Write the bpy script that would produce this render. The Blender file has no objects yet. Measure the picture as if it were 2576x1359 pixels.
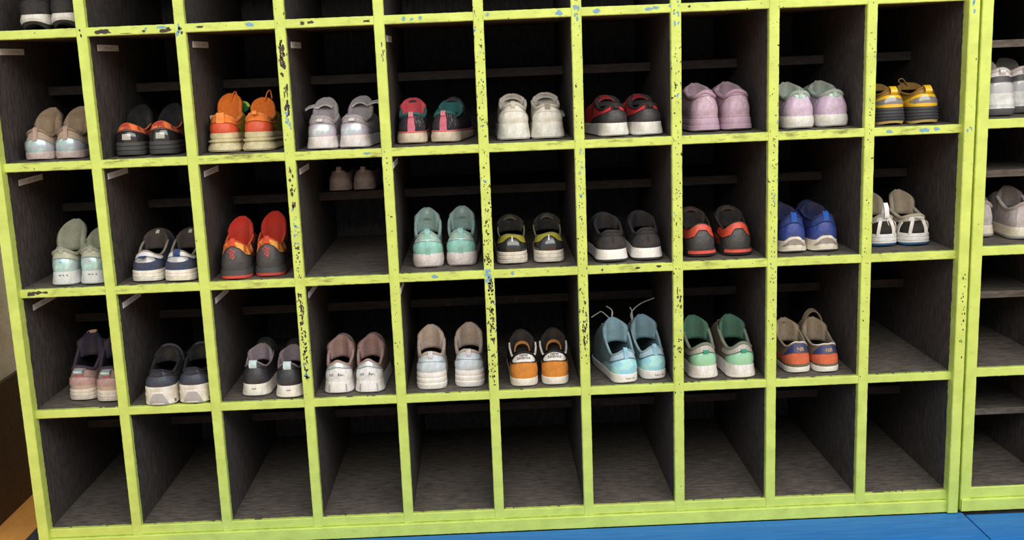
import bpy, bmesh, math, random
import numpy as np
from mathutils import Matrix

scn = bpy.context.scene
C = scn.collection
random.seed(7)

# ------------------------------------------------------------------ camera
cam_d = bpy.data.cameras.new('camera'); cam = bpy.data.objects.new('camera', cam_d); C.objects.link(cam)
FPX, CX, CY = 2733.44, 1249.93, 681.21
cam_d.sensor_width = 36.0; cam_d.lens = FPX / 2576 * 36.0
cam_d.shift_x = (1288 - CX) / 2576; cam_d.shift_y = (CY - 679.5) / 2576
cam_d.clip_start = 0.05
cam.location = (1.00486, -2.25294, 0.98402)
cam.rotation_euler = (1.375194, 0.040557, -0.013535)
scn.camera = cam

# ------------------------------------------------------------------ light
w = bpy.data.worlds.new('overcast'); scn.world = w; w.use_nodes = True
bg = w.node_tree.nodes['Background']; bg.inputs[0].default_value = (0.88, 0.95, 1.0, 1); bg.inputs[1].default_value = 0.68
def area(name, loc, rot, sx, sy, power, col):
    l = bpy.data.lights.new(name, 'AREA'); l.shape = 'RECTANGLE'; l.size = sx; l.size_y = sy; l.energy = power; l.color = col
    o = bpy.data.objects.new(name, l); C.objects.link(o); o.location = loc; o.rotation_euler = rot
    return o
area('daylight_opening', (2.0, -3.1, 2.9), (math.radians(55), 0, math.radians(14)), 6.0, 1.8, 172, (1.0, 0.99, 0.965))
scn.view_settings.view_transform = 'Standard'; scn.view_settings.look = 'None'
scn.view_settings.exposure = 0.0; scn.view_settings.gamma = 1.0; scn.view_settings.use_curve_mapping = False

# ------------------------------------------------------------------ materials
def lin(c):
    return tuple((v/255/12.92) if v/255 <= .04045 else ((v/255+.055)/1.055)**2.4 for v in c)
_M = {}
def nd(nt, t, **k):
    n = nt.nodes.new(t)
    for a, b in k.items(): setattr(n, a, b)
    return n
KIND = {  # rough, bump strength, bump scale, dirt amount, coat
    'fabric': (.9, .35, 900, .25, 0), 'suede': (.95, .25, 500, .25, 0), 'leather': (.5, .18, 260, .25, 0),
    'patent': (.16, .04, 60, .06, .6), 'rubber': (.62, .12, 120, .30, 0), 'clean': (.6, .06, 150, .12, 0),
    'irid': (.28, .25, 40, .0, .3), 'glitter': (.5, .9, 700, .2, .2), 'lining': (.95, .35, 600, .2, 0)}
def mat(col, kind='fabric', col2=None, dirt=None):
    key = (col, kind, col2, dirt)
    if key in _M: return _M[key]
    m = bpy.data.materials.new('%s_%02x%02x%02x' % ((kind,) + col)); m.use_nodes = True
    nt = m.node_tree; b = nt.nodes['Principled BSDF']; L = nt.links.new
    r, bs, bsc, da, coat = KIND[kind]
    if dirt is not None: da = dirt
    b.inputs['Roughness'].default_value = r
    b.inputs['Coat Weight'].default_value = coat; b.inputs['Coat Roughness'].default_value = .12
    b.inputs['Specular IOR Level'].default_value = .25 if kind in ('fabric', 'suede', 'lining') else .5
    tc = nd(nt, 'ShaderNodeTexCoord')
    lc = lin(col)
    n1 = nd(nt, 'ShaderNodeTexNoise'); n1.inputs['Scale'].default_value = 38; n1.inputs['Detail'].default_value = 5
    L(tc.outputs['Object'], n1.inputs['Vector'])
    cr = nd(nt, 'ShaderNodeValToRGB')
    if kind == 'irid':
        e = cr.color_ramp.elements; e[0].position = .3; e[1].position = .7
        e[0].color = (*[v*.75 for v in lc], 1); e[1].color = (*lc, 1)
        for p, t in ((.42, (.85, .72, .85)), (.5, (.6, .85, .85)), (.58, (.95, .98, .9))):
            q = e.new(p); q.color = (*[a*(.45+.55*x)/max(.45, .9) if 0 else a*x for a, x in zip(lc, t)], 1)
        n1.inputs['Scale'].default_value = 55
        b.inputs['Metallic'].default_value = .25
    elif kind == 'glitter':
        n1.inputs['Scale'].default_value = 900; n1.inputs['Detail'].default_value = 1
        e = cr.color_ramp.elements; e[0].position = .35; e[1].position = .68
        e[0].color = (*[v*.55 for v in lc], 1); e[1].color = (*[min(1, v*1.7) for v in lc], 1)
    else:
        c2 = lin(col2) if col2 else tuple(v*(1-da)*(k) + dk*da for v, dk, k in zip(lc, (.13, .095, .06), (1, .95, .86)))
        e = cr.color_ramp.elements
        e[0].position = .33 if not col2 else .44; e[1].position = .58 if not col2 else .5
        e[0].color = (*c2, 1); e[1].color = (*lc, 1)
    L(n1.outputs['Fac'], cr.inputs['Fac']); L(cr.outputs['Color'], b.inputs['Base Color'])
    if kind not in ('irid', 'glitter') and not col2:
        n5 = nd(nt, 'ShaderNodeTexNoise'); n5.inputs['Scale'].default_value = 170; n5.inputs['Detail'].default_value = 6; n5.inputs['Roughness'].default_value = .75
        L(tc.outputs['Object'], n5.inputs['Vector'])
        r5 = nd(nt, 'ShaderNodeMapRange'); r5.inputs['From Min'].default_value = .3; r5.inputs['From Max'].default_value = .62
        r5.inputs['To Min'].default_value = .80 if kind != 'patent' else .94; r5.inputs['To Max'].default_value = 1.05
        L(n5.outputs['Fac'], r5.inputs['Value'])
        vm = nd(nt, 'ShaderNodeVectorMath', operation='SCALE'); L(cr.outputs['Color'], vm.inputs[0]); L(r5.outputs['Result'], vm.inputs['Scale'])
        L(vm.outputs['Vector'], b.inputs['Base Color'])
    n2 = nd(nt, 'ShaderNodeTexNoise'); n2.inputs['Scale'].default_value = bsc; n2.inputs['Detail'].default_value = 3
    L(tc.outputs['Object'], n2.inputs['Vector'])
    bp = nd(nt, 'ShaderNodeBump'); bp.inputs['Strength'].default_value = bs; bp.inputs['Distance'].default_value = .001
    bq = nd(nt, 'ShaderNodeBump'); bq.inputs['Strength'].default_value = .35 if kind in ('fabric', 'suede', 'leather', 'lining') else .1; bq.inputs['Distance'].default_value = .004
    n6 = nd(nt, 'ShaderNodeTexNoise'); n6.inputs['Scale'].default_value = 75; n6.inputs['Detail'].default_value = 2; n6.inputs['Distortion'].default_value = .6
    L(tc.outputs['Object'], n6.inputs['Vector']); L(n6.outputs['Fac'], bq.inputs['Height']); L(bq.outputs['Normal'], bp.inputs['Normal'])
    L(n2.outputs['Fac'], bp.inputs['Height']); L(bp.outputs['Normal'], b.inputs['Normal'])
    _M[key] = m; return m

def paint_mat():
    m = bpy.data.materials.new('lime_paint'); m.use_nodes = True
    nt = m.node_tree; b = nt.nodes['Principled BSDF']; L = nt.links.new
    tc = nd(nt, 'ShaderNodeTexCoord'); b.inputs['Roughness'].default_value = .5
    geo = nd(nt, 'ShaderNodeNewGeometry')
    at = nd(nt, 'ShaderNodeAttribute', attribute_type='OBJECT', attribute_name='wear')
    gr = nd(nt, 'ShaderNodeAttribute', attribute_type='OBJECT', attribute_name='grime')
    sx = nd(nt, 'ShaderNodeSeparateXYZ'); L(geo.outputs['Position'], sx.inputs[0])
    hr = nd(nt, 'ShaderNodeMapRange'); hr.inputs['From Min'].default_value = .18; hr.inputs['From Max'].default_value = .32; hr.inputs['To Min'].default_value = .3
    L(sx.outputs['Z'], hr.inputs['Value'])
    hw = nd(nt, 'ShaderNodeMath', operation='MULTIPLY'); L(at.outputs['Fac'], hw.inputs[0]); L(hr.outputs['Result'], hw.inputs[1])
    n0 = nd(nt, 'ShaderNodeTexNoise'); n0.inputs['Scale'].default_value = 25; n0.inputs['Detail'].default_value = 4
    L(geo.outputs['Position'], n0.inputs['Vector'])
    r0 = nd(nt, 'ShaderNodeValToRGB'); e = r0.color_ramp.elements
    e[0].position = .3; e[0].color = (*lin((191, 206, 96)), 1); e[1].position = .65; e[1].color = (*lin((207, 223, 108)), 1)
    L(n0.outputs['Fac'], r0.inputs['Fac'])
    # brown smudges, by how grimy the board is
    n3 = nd(nt, 'ShaderNodeTexNoise'); n3.inputs['Scale'].default_value = 60; n3.inputs['Detail'].default_value = 8; n3.inputs['Roughness'].default_value = .7
    mp = nd(nt, 'ShaderNodeMapping'); mp.inputs['Scale'].default_value = (.35, 1, 1.3)
    L(geo.outputs['Position'], mp.inputs['Vector']); L(mp.outputs['Vector'], n3.inputs['Vector'])
    r3 = nd(nt, 'ShaderNodeMapRange'); r3.inputs['From Min'].default_value = .52; r3.inputs['From Max'].default_value = .66
    L(n3.outputs['Fac'], r3.inputs['Value'])
    mu3 = nd(nt, 'ShaderNodeMath', operation='MULTIPLY'); L(r3.outputs['Result'], mu3.inputs[0]); L(gr.outputs['Fac'], mu3.inputs[1])
    mx3 = nd(nt, 'ShaderNodeMix', data_type='RGBA'); L(mu3.outputs[0], mx3.inputs['Factor'])
    L(r0.outputs['Color'], mx3.inputs['A']); mx3.inputs['B'].default_value = (*lin((104, 88, 40)), 1)
    # small chips: dark wood, and blue undercoat
    def chips(scale, thr, seed, col, prev):
        n = nd(nt, 'ShaderNodeTexNoise'); n.inputs['Scale'].default_value = scale; n.inputs['Detail'].default_value = 3
        mp = nd(nt, 'ShaderNodeMapping'); mp.inputs['Location'].default_value = (seed, seed, seed); mp.inputs['Scale'].default_value = (1, 1, .6)
        L(geo.outputs['Position'], mp.inputs['Vector']); L(mp.outputs['Vector'], n.inputs['Vector'])
        s = nd(nt, 'ShaderNodeMath', operation='MULTIPLY_ADD'); L(hw.outputs[0], s.inputs[0]); s.inputs[1].default_value = .2; L(n.outputs['Fac'], s.inputs[2])
        r = nd(nt, 'ShaderNodeMapRange'); r.inputs['From Min'].default_value = thr; r.inputs['From Max'].default_value = thr + .02
        L(s.outputs[0], r.inputs['Value'])
        x = nd(nt, 'ShaderNodeMix', data_type='RGBA'); L(r.outputs['Result'], x.inputs['Factor']); L(prev, x.inputs['A']); x.inputs['B'].default_value = (*lin(col), 1)
        return x.outputs['Result'], r.outputs['Result']
    o1, f1 = chips(70, .815, 3.3, (96, 150, 185), mx3.outputs['Result'])
    o2, f2 = chips(190, .78, 1.7, (52, 44, 36), o1)
    L(o2, b.inputs['Base Color'])
    n4 = nd(nt, 'ShaderNodeTexNoise'); n4.inputs['Scale'].default_value = 140; n4.inputs['Detail'].default_value = 4
    L(geo.outputs['Position'], n4.inputs['Vector'])
    su = nd(nt, 'ShaderNodeMath', operation='MULTIPLY_ADD'); L(f2, su.inputs[0]); su.inputs[1].default_value = -.8; L(n4.outputs['Fac'], su.inputs[2])
    bp = nd(nt, 'ShaderNodeBump'); bp.inputs['Strength'].default_value = .3; bp.inputs['Distance'].default_value = .0015
    L(su.outputs[0], bp.inputs['Height']); L(bp.outputs['Normal'], b.inputs['Normal'])
    return m
def wood_mat(name, dark, light, grain_axis, rough=.75, scratch=True):
    m = bpy.data.materials.new(name); m.use_nodes = True
    nt = m.node_tree; b = nt.nodes['Principled BSDF']; L = nt.links.new
    b.inputs['Roughness'].default_value = rough; b.inputs['Specular IOR Level'].default_value = .3
    geo = nd(nt, 'ShaderNodeNewGeometry')
    def noise(sc, scale, det=6, rg=.6):
        mp = nd(nt, 'ShaderNodeMapping'); mp.inputs['Scale'].default_value = sc
        n = nd(nt, 'ShaderNodeTexNoise'); n.inputs['Scale'].default_value = scale; n.inputs['Detail'].default_value = det; n.inputs['Roughness'].default_value = rg
        L(geo.outputs['Position'], mp.inputs['Vector']); L(mp.outputs['Vector'], n.inputs['Vector']); return n
    n = noise(grain_axis, 110, 8, .7)
    r = nd(nt, 'ShaderNodeValToRGB'); e = r.color_ramp.elements
    e[0].position = .35; e[0].color = (*lin(dark), 1); e[1].position = .7; e[1].color = (*lin(light), 1)
    L(n.outputs['Fac'], r.inputs['Fac'])
    out = r.outputs['Color']
    if scratch:
        n2 = noise((1, 1, .35), 55, 2, .5)
        m2 = nd(nt, 'ShaderNodeMapRange'); m2.inputs['From Min'].default_value = .72; m2.inputs['From Max'].default_value = .76
        L(n2.outputs['Fac'], m2.inputs['Value'])
        k = nd(nt, 'ShaderNodeMath', operation='MULTIPLY'); L(m2.outputs['Result'], k.inputs[0]); k.inputs[1].default_value = .35
        x = nd(nt, 'ShaderNodeMix', data_type='RGBA'); L(k.outputs[0], x.inputs['Factor']); L(out, x.inputs['A']); x.inputs['B'].default_value = (*lin((120, 116, 110)), 1)
        out = x.outputs['Result']
    L(out, b.inputs['Base Color'])
    bp = nd(nt, 'ShaderNodeBump'); bp.inputs['Strength'].default_value = .3; bp.inputs['Distance'].default_value = .002
    L(n.outputs['Fac'], bp.inputs['Height']); L(bp.outputs['Normal'], b.inputs['Normal'])
    return m
PAINT = paint_mat()
WOOD = wood_mat('dark_stained_wood', (54, 48, 46), (92, 85, 82), (1, 1, .3))
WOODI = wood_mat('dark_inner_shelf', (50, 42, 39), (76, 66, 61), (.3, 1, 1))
WOODH = wood_mat('dark_stained_shelf', (74, 67, 60), (122, 113, 103), (.3, 1, 1))
BLUE = wood_mat('blue_bench_paint', (26, 106, 182), (46, 128, 206), (.1, 1.2, 1), .45, True)
FLOORM = wood_mat('amber_floor', (224, 150, 72), (238, 172, 92), (1, .2, 1), .4, False)
CHIPD = mat((60, 47, 42), 'clean'); CHIPB = mat((118, 166, 192), 'clean'); INK = mat((38, 40, 46), 'clean')

# ------------------------------------------------------------------ mesh helpers
def mesh_obj(name, verts, faces, m, parent=None, smooth=None):
    me = bpy.data.meshes.new(name); me.from_pydata([tuple(map(float, v)) for v in verts], [], [tuple(map(int, f)) for f in faces]); me.update()
    if m: me.materials.append(m)
    if smooth is not None:
        me.shade_smooth()
        if smooth < 180: me.set_sharp_from_angle(angle=math.radians(smooth))
    o = bpy.data.objects.new(name, me); C.objects.link(o)
    if parent: o.parent = parent
    return o
def box_vf(x0, x1, y0, y1, z0, z1):
    v = [(x, y, z) for z in (z0, z1) for y in (y0, y1) for x in (x0, x1)]
    return v, [(0, 2, 3, 1), (4, 5, 7, 6), (0, 1, 5, 4), (2, 6, 7, 3), (0, 4, 6, 2), (1, 3, 7, 5)]
def box(name, x0, x1, y0, y1, z0, z1, m, parent=None, bevel=0):
    bm = bmesh.new(); v, f = box_vf(x0, x1, y0, y1, z0, z1)
    vs = [bm.verts.new(p) for p in v]
    for q in f: bm.faces.new([vs[i] for i in q])
    if bevel: bmesh.ops.bevel(bm, geom=bm.edges[:], offset=bevel, segments=2, affect='EDGES', profile=.6)
    bmesh.ops.recalc_face_normals(bm, faces=bm.faces)
    me = bpy.data.meshes.new(name); bm.to_mesh(me); bm.free(); me.materials.append(m)
    o = bpy.data.objects.new(name, me); C.objects.link(o)
    if parent: o.parent = parent
    return o
def empty(name, loc=(0, 0, 0), rz=0):
    o = bpy.data.objects.new(name, None); C.objects.link(o); o.location = loc; o.rotation_euler = (0, 0, rz); o.empty_display_size = .05
    return o
def tag(o, label, cat=None, group=None, kind=None):
    if label: o['label'] = label
    if cat: o['category'] = cat
    if group: o['group'] = group
    if kind: o['kind'] = kind
    return o
def edging(name, axis, a0, a1, c, half, y0, y1, parent, wear, grime, seed):
    """painted front strip with hand-brushed uneven edges; axis 'x' or 'z' is its length"""
    rnd = random.Random(seed); n = max(6, int((a1 - a0) / .007)); V = []; Fc = []
    e = .0016
    for i in range(n + 1):
        a = a0 + (a1 - a0) * i / n
        l = c - half - rnd.uniform(-.0001, .0004); r = c + half + (rnd.uniform(-.0001, .0004) if axis == 'z' else rnd.uniform(-.0006, .0))
        yb = y1 + rnd.uniform(-.0014, .0014)
        for p, y in ((l, yb), (l, y0 + e), (l + e, y0), (r - e, y0), (r, y0 + e), (r, yb)):
            V.append((a, y, p) if axis == 'x' else (p, y, a))
    k = 6
    for i in range(n):
        for j in range(k):
            q = (i*k + j, i*k + (j+1) % k, (i+1)*k + (j+1) % k, (i+1)*k + j)
            Fc.append(q if axis == 'z' else q[::-1])
    Fc.append(tuple(range(k))[::-1]); Fc.append(tuple(range(n*k, n*k + k)))
    o = mesh_obj(name, V, Fc, PAINT, parent); o['wear'] = wear; o['grime'] = grime
    return o

# ------------------------------------------------------------------ the setting
FLOOR_Z = -.11; WALL_X = -.25
def struct(o): o['kind'] = 'structure'; return o
struct(box('floor', -.6, 3.4, -4.5, 1.66, FLOOR_Z - .03, FLOOR_Z, FLOORM))
wl = struct(box('wall_left', WALL_X - .06, WALL_X, .22, 1.7, FLOOR_Z, 2.6, mat((238, 230, 204), 'clean')))
wbm = wood_mat('dark_wainscot', (58, 44, 31), (88, 68, 48), (1, 1, .4), .6)
struct(box('baseboard_left', WALL_X, WALL_X + .012, .22, 1.6, FLOOR_Z, .226, wbm))
struct(box('wall_back', WALL_X, 3.4, 1.6, 1.66, FLOOR_Z, 2.6, mat((238, 230, 204), 'clean')))
pl = box('rack_plinth', -.077, 2.9, .002, .60, FLOOR_Z, -.0505, wood_mat('plinth_dark', (40, 42, 46), (62, 63, 66), (.4, 1, 1)))
tag(pl, 'long dark grey plinth under the lime green shoe racks', 'plinth')

# ------------------------------------------------------------------ shoe racks
S = [1.0639, .7969, .5306, .2637]          # centre height of the shelf boards
TH = .009; HD = .0105; DEP = .545; TOP = 1.34
INZ = {0: 1.222, 1: .955, 2: .687, 3: .421, 4: .155}
DX = [0, .2006, .3992, .6001, .7999, 1.0007, 1.1988, 1.4004, 1.6002, 1.7997, 2.0010]
def blobs(name, m, parent, items, y):
    """flat irregular paint-loss shapes lying on a painted front; items: x, z, rx, rz, seed"""
    V = []; Fc = []
    for (x, z, rx, rz, sd) in items:
        r = random.Random(sd); n = 11; b = len(V); ph = r.uniform(0, 6)
        for i in range(n):
            a = 2*math.pi*i/n + ph; k = r.uniform(.55, 1.15)
            V.append((x + math.cos(a)*rx*k, y - .0001*(sd % 3), z + math.sin(a)*rz*k))
        Fc.append(tuple(range(b, b + n)))
    return mesh_obj(name, V, Fc, m, parent)
rack = tag(empty('shoe_rack', (0, 0, 0)), 'large lime green shoe rack of ten columns full of pairs of shoes', 'shoe rack')
WEAR = [.05, .12, .12, .55, .2, .75, .62, .62, .55, .45, .38]
dividers = []
for i, x in enumerate(DX):
    end = i in (0, 10)
    yf = -.014 if end else 0
    d = box('divider', x - HD + .0006, x + HD - .0006, yf + .004, DEP, -.021, TOP, WOOD, rack)
    edging('front_edging', 'z', -.021 if not end else -.047, TOP, x, HD if not end else HD + .0005, yf - .003, yf + .012 + (.012 if end else 0), d, WEAR[i], .08, 100 + i)
    dividers.append(d)
for c in range(10):
    x0, x1 = DX[c] + HD, DX[c+1] - HD
    for r, z in enumerate(S):
        b = box('shelf_board', x0 - .0005, x1 + .0005, .004, DEP, z - TH + .0005, z + TH - .0005, WOODH, rack)
        edging('front_edging', 'x', x0 - .0006, x1 + .0006, z, TH, -.0015, .010, b, [.3, .25, .2, .05][r], [.25, .75, .6, .08][r], 300 + c*7 + r)
    for r in range(5):
        b = box('inner_shelf', x0 - .0005, x1 + .0005, .28, DEP, INZ[r] - .02, INZ[r], WOODI, rack, .0015)
    b = box('bottom_board', x0 - .0005, x1 + .0005, .004, DEP, -.020, -.0005, WOODH, rack)
    edging('front_edging', 'x', x0 - .0006, x1 + .0006, -.0105, .0105, -.0015, .009, b, .1, .12, 700 + c)
    box('top_board', x0 - .0005, x1 + .0005, -.003, DEP, TOP - .02, TOP, PAINT, rack)
box('back_panel', DX[0] - HD, DX[10] + HD, DEP, DEP + .008, -.021, TOP, WOOD, rack)
br = edging('base_rail', 'x', DX[0] - HD + .001, DX[10] + HD - .001, -.0355, .0142, -.008, .03, rack, .06, .18, 990)
# where the paint is gone: clusters down the dividers
R_ = random.Random(31)
def cluster(i, z1, z0, n, rx, rz, m=None, dx=0, name='worn_paint'):
    items = []
    for k in range(n):
        z = z0 + (z1 - z0)*R_.random(); x = DX[i] + dx + R_.uniform(-.0045, .0045)
        f = R_.uniform(.4, 1.2); items.append((x, z, rx*f, rz*R_.uniform(.4, 1.2), R_.randrange(9999)))
    yf = -.014 if i in (0, 10) else 0
    blobs(name, m or CHIPD, dividers[i], items, yf - .0033)['kind'] = 'stuff'
cluster(3, 1.032, .985, 16, .0035, .007); cluster(3, .985, .955, 8, .003, .005); cluster(3, .94, .88, 16, .0028, .008, dx=.002)
cluster(3, .905, .84, 12, .0025, .004, CHIPB, dx=.003)
cluster(3, .775, .69, 18, .0025, .004); cluster(3, .70, .60, 18, .002, .003, CHIPB); cluster(3, .62, .54, 26, .0018, .0025)
cluster(3, .508, .32, 85, .0024, .0035); cluster(3, .352, .325, 9, .003, .004, CHIPB)
cluster(5, .66, .55, 30, .0017, .0028); cluster(5, .545, .495, 16, .0035, .006, CHIPB, dx=-.003)
cluster(5, .52, .38, 60, .0024, .0038, dx=.002); cluster(5, .38, .27, 16, .0018, .003)
cluster(5, .95, .6, 24, .0012, .0018)
cluster(6, .467, .345, 40, .0015, .0045, dx=.002); cluster(6, .79, .6, 14, .0018, .004, CHIPB); cluster(6, .75, .48, 26, .0012, .002)
cluster(7, .49, .44, 18, .002, .003, dx=.002); cluster(7, .385, .335, 12, .002, .0025, dx=.002); cluster(7, .98, .5, 40, .0011, .0018)
cluster(8, .80, .35, 50, .0012, .0018); cluster(8, .75, .45, 8, .0015, .003, CHIPB); cluster(9, 1.0, .4, 36, .0011, .0018); cluster(10, .5, .3, 22, .0014, .003, dx=.002)
cluster(4, 1.02, .97, 5, .0012, .006, dx=.004); cluster(2, 1.07, 1.055, 5, .003, .004); cluster(2, 1.072, 1.05, 4, .003, .005, CHIPB, dx=-.004)
cluster(1, 1.072, 1.055, 3, .0025, .005, dx=-.004); cluster(7, 1.09, 1.03, 9, .0025, .006, CHIPB, dx=.001); cluster(6, 1.075, 1.05, 6, .0035, .006, CHIPB)
cluster(10, 1.06, 1.03, 3, .003, .006, CHIPB); cluster(10, .80, .79, 3, .0025, .004, CHIPB)
cluster(4, .80, .60, 12, .0012, .002); cluster(4, .55, .30, 12, .0012, .002)
def rail_chips(r, m, items):
    for x, dz, rx, rz, sd in items: blobs('chipped_paint', m, rack, [(x, S[r] + dz, rx, rz, sd)], -.0019)
rail_chips(0, CHIPD, [(.238, -.001, .013, .005, 1), (.250, -.001, .012, .005, 2), (.326, -.003, .004, .003, 3), (.366, -.003, .013, .004, 4), (.376, -.001, .006, .004, 5), (.44, .001, .010, .0022, 6), (.646, 0, .006, .0055, 7), (.662, .001, .009, .003, 8), (.775, -.001, .009, .003, 9), (.29, -.006, .013, .0008, 10), (1.428, .001, .0035, .003, 44)])
rail_chips(0, CHIPB, [(.331, .002, .003, .003, 11), (.362, .003, .010, .003, 12), (.54, .001, .011, .005, 13), (.85, 0, .004, .005, 14), (.867, -.001, .004, .003, 15), (.884, .001, .005, .005, 16), (1.165, 0, .008, .006, 17), (1.24, 0, .009, .006, 18), (1.345, 0, .010, .004, 19), (1.360, .002, .007, .003, 20), (1.02, .002, .004, .004, 21), (1.389, .004, .005, .004, 45)])
rail_chips(1, CHIPB, [(.76, 0, .010, .003, 22), (1.84, 0, .008, .004, 23), (1.915, 0, .012, .005, 24), (1.94, .001, .007, .004, 25)])
rail_chips(2, CHIPD, [(.035, 0, .010, .006, 26), (.050, .002, .010, .004, 27), (.064, .002, .009, .003, 28), (1.315, .001, .006, .003, 29), (1.36, .002, .006, .003, 30), (1.24, 0, .003, .003, 31)])
rail_chips(2, CHIPB, [(.885, .001, .008, .004, 32), (1.05, .001, .003, .005, 33)])
# name stickers on the left walls of the cells
STK = [(0, 1.033, .051, .170), (1, 1.033, .053, .184), (2, 1.032, .045, .175), (3, 1.023, .052, .178), (4, 1.0275, .038, .159),
       (0, .7595, .061, .188), (1, .7685, .030, .160), (2, .764, .041, .165), (3, .7605, .041, .165), (4, .768, .011, .129),
       (0, .489, .054, .179), (1, .4895, .034, .159), (2, .491, .037, .158), (3, .4945, .035, .157), (4, .500, .005, .106)]
STM = mat((247, 250, 253), 'clean', dirt=.02)
def bars(name, segs, width, m, parent, place):
    """pen strokes: polylines in 2-D turned into thin strips placed by place(u, v)"""
    V = []; Fc = []
    for pl_ in segs:
        for (a, b) in zip(pl_[:-1], pl_[1:]):
            d = np.subtract(b, a); l = np.hypot(*d) or 1; n = np.array([-d[1], d[0]])/l*width/2; t = d/l*width/3
            k = len(V)
            for p in (np.subtract(a, t) - n, np.add(b, t) - n, np.add(b, t) + n, np.subtract(a, t) + n): V.append(place(*p))
            Fc.append((k, k+1, k+2, k+3))
    return mesh_obj(name, V, Fc, m, parent)
def scribble(seed, n, wd, ht):
    r = random.Random(seed); segs = []; u = 0
    for i in range(n):
        g = [(u + r.uniform(0, wd), r.uniform(-ht/2, ht/2)) for _ in range(r.choice((2, 3, 3)))]
        segs.append(g); segs.append([(u + r.uniform(0, wd), -ht/2), (u + r.uniform(0, wd), ht/2)])
        u += wd*1.25 + (wd if i == 2 else 0)
    return segs
for k, (c, z, y0, y1) in enumerate(STK):
    x = DX[c] + HD
    s_ = box('name_sticker', x - .0004, x + .0006, y0, y1, z - .0066, z + .0066, STM, rack, .0002)
    s_['label'] = 'white paper name sticker on the inner wall'
    bars('handwriting', scribble(40 + k, 6, .0062, .0042), .0007, INK, s_, lambda u, v, x=x, z=z, y0=y0: (x + .0008, y0 + .042 + u, z + v))
# the second rack on the right
rack2 = tag(empty('shoe_rack', (2.0345, 0, 0)), 'shoe rack beside the big rack, with inner shelves nearer the front', 'shoe rack')
S2_ = [1.0715, .804, .536, .2685]; I2 = [1.24, .973, .695, .424, .151]
for i in range(3):
    x = i*.2; h = .0118 if i == 0 else HD
    d = box('divider', x - h + .0006, x + h - .0006, .004, DEP, -.021, TOP, WOOD, rack2)
    edging('front_edging', 'z', -.047 if i == 0 else -.021, TOP, x, h, -.003, .016, d, .15, .05, 1200 + i)
for c in range(2):
    x0, x1 = c*.2 + (.0118 if c == 0 else HD), (c+1)*.2 - HD
    for r, z in enumerate(S2_):
        b = box('shelf_board', x0 - .0005, x1 + .0005, .004, DEP, z - TH - .0008, z + TH - .0005, WOODH, rack2)
        edging('front_edging', 'x', x0 - .0006, x1 + .0006, z - .0005, TH + .0008, -.0015, .010, b, .05, .08, 1300 + c*7 + r)
    for r in range(5): box('inner_shelf', x0 - .0005, x1 + .0005, .10, DEP, I2[r] - .016, I2[r], WOODH, rack2, .0015)
    b = box('bottom_board', x0 - .0005, x1 + .0005, .004, DEP, -.020, .004, WOODH, rack2)
    edging('front_edging', 'x', x0 - .0006, x1 + .0006, -.0085, .0125, -.0015, .009, b, .05, .1, 1400 + c)
    box('top_board', x0 - .0005, x1 + .0005, -.003, DEP, TOP - .02, TOP, PAINT, rack2)
box('back_panel', -.0118, .4105, DEP, DEP + .008, -.021, TOP, WOOD, rack2)
edging('base_rail', 'x', -.0108, .4095, -.0355, .0142, -.008, .03, rack2, .05, .12, 1490)
# blue benches in front of the racks
def footboard(x0, x1, yb, zt, label):
    cx, cy, cz = (x0 + x1)/2, yb - .18, FLOOR_Z
    b = tag(empty('footboard', (cx, cy, cz)), label, 'footboard')
    for k in range(4):
        y1 = yb - k*.1225
        box('plank', x0 - cx, x1 - cx, y1 - .120 - cy, y1 - cy, zt - .024 - cz, zt - cz, BLUE, b, .0025)
    for sx in np.linspace(x0 + .06, x1 - .06, 4):
        box('batten', sx - .025 - cx, sx + .025 - cx, yb - .48 - cy, yb - .01 - cy, 0, zt - .024 - cz, BLUE, b, .002)
    return b
footboard(.25, 2.0235, -.0095, -.0495, 'long blue painted plank footboard in front of the ten-column rack')
footboard(2.030, 2.95, -.0145, -.0535, 'shorter blue plank footboard at the end of the long one, a narrow gap between')

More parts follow.
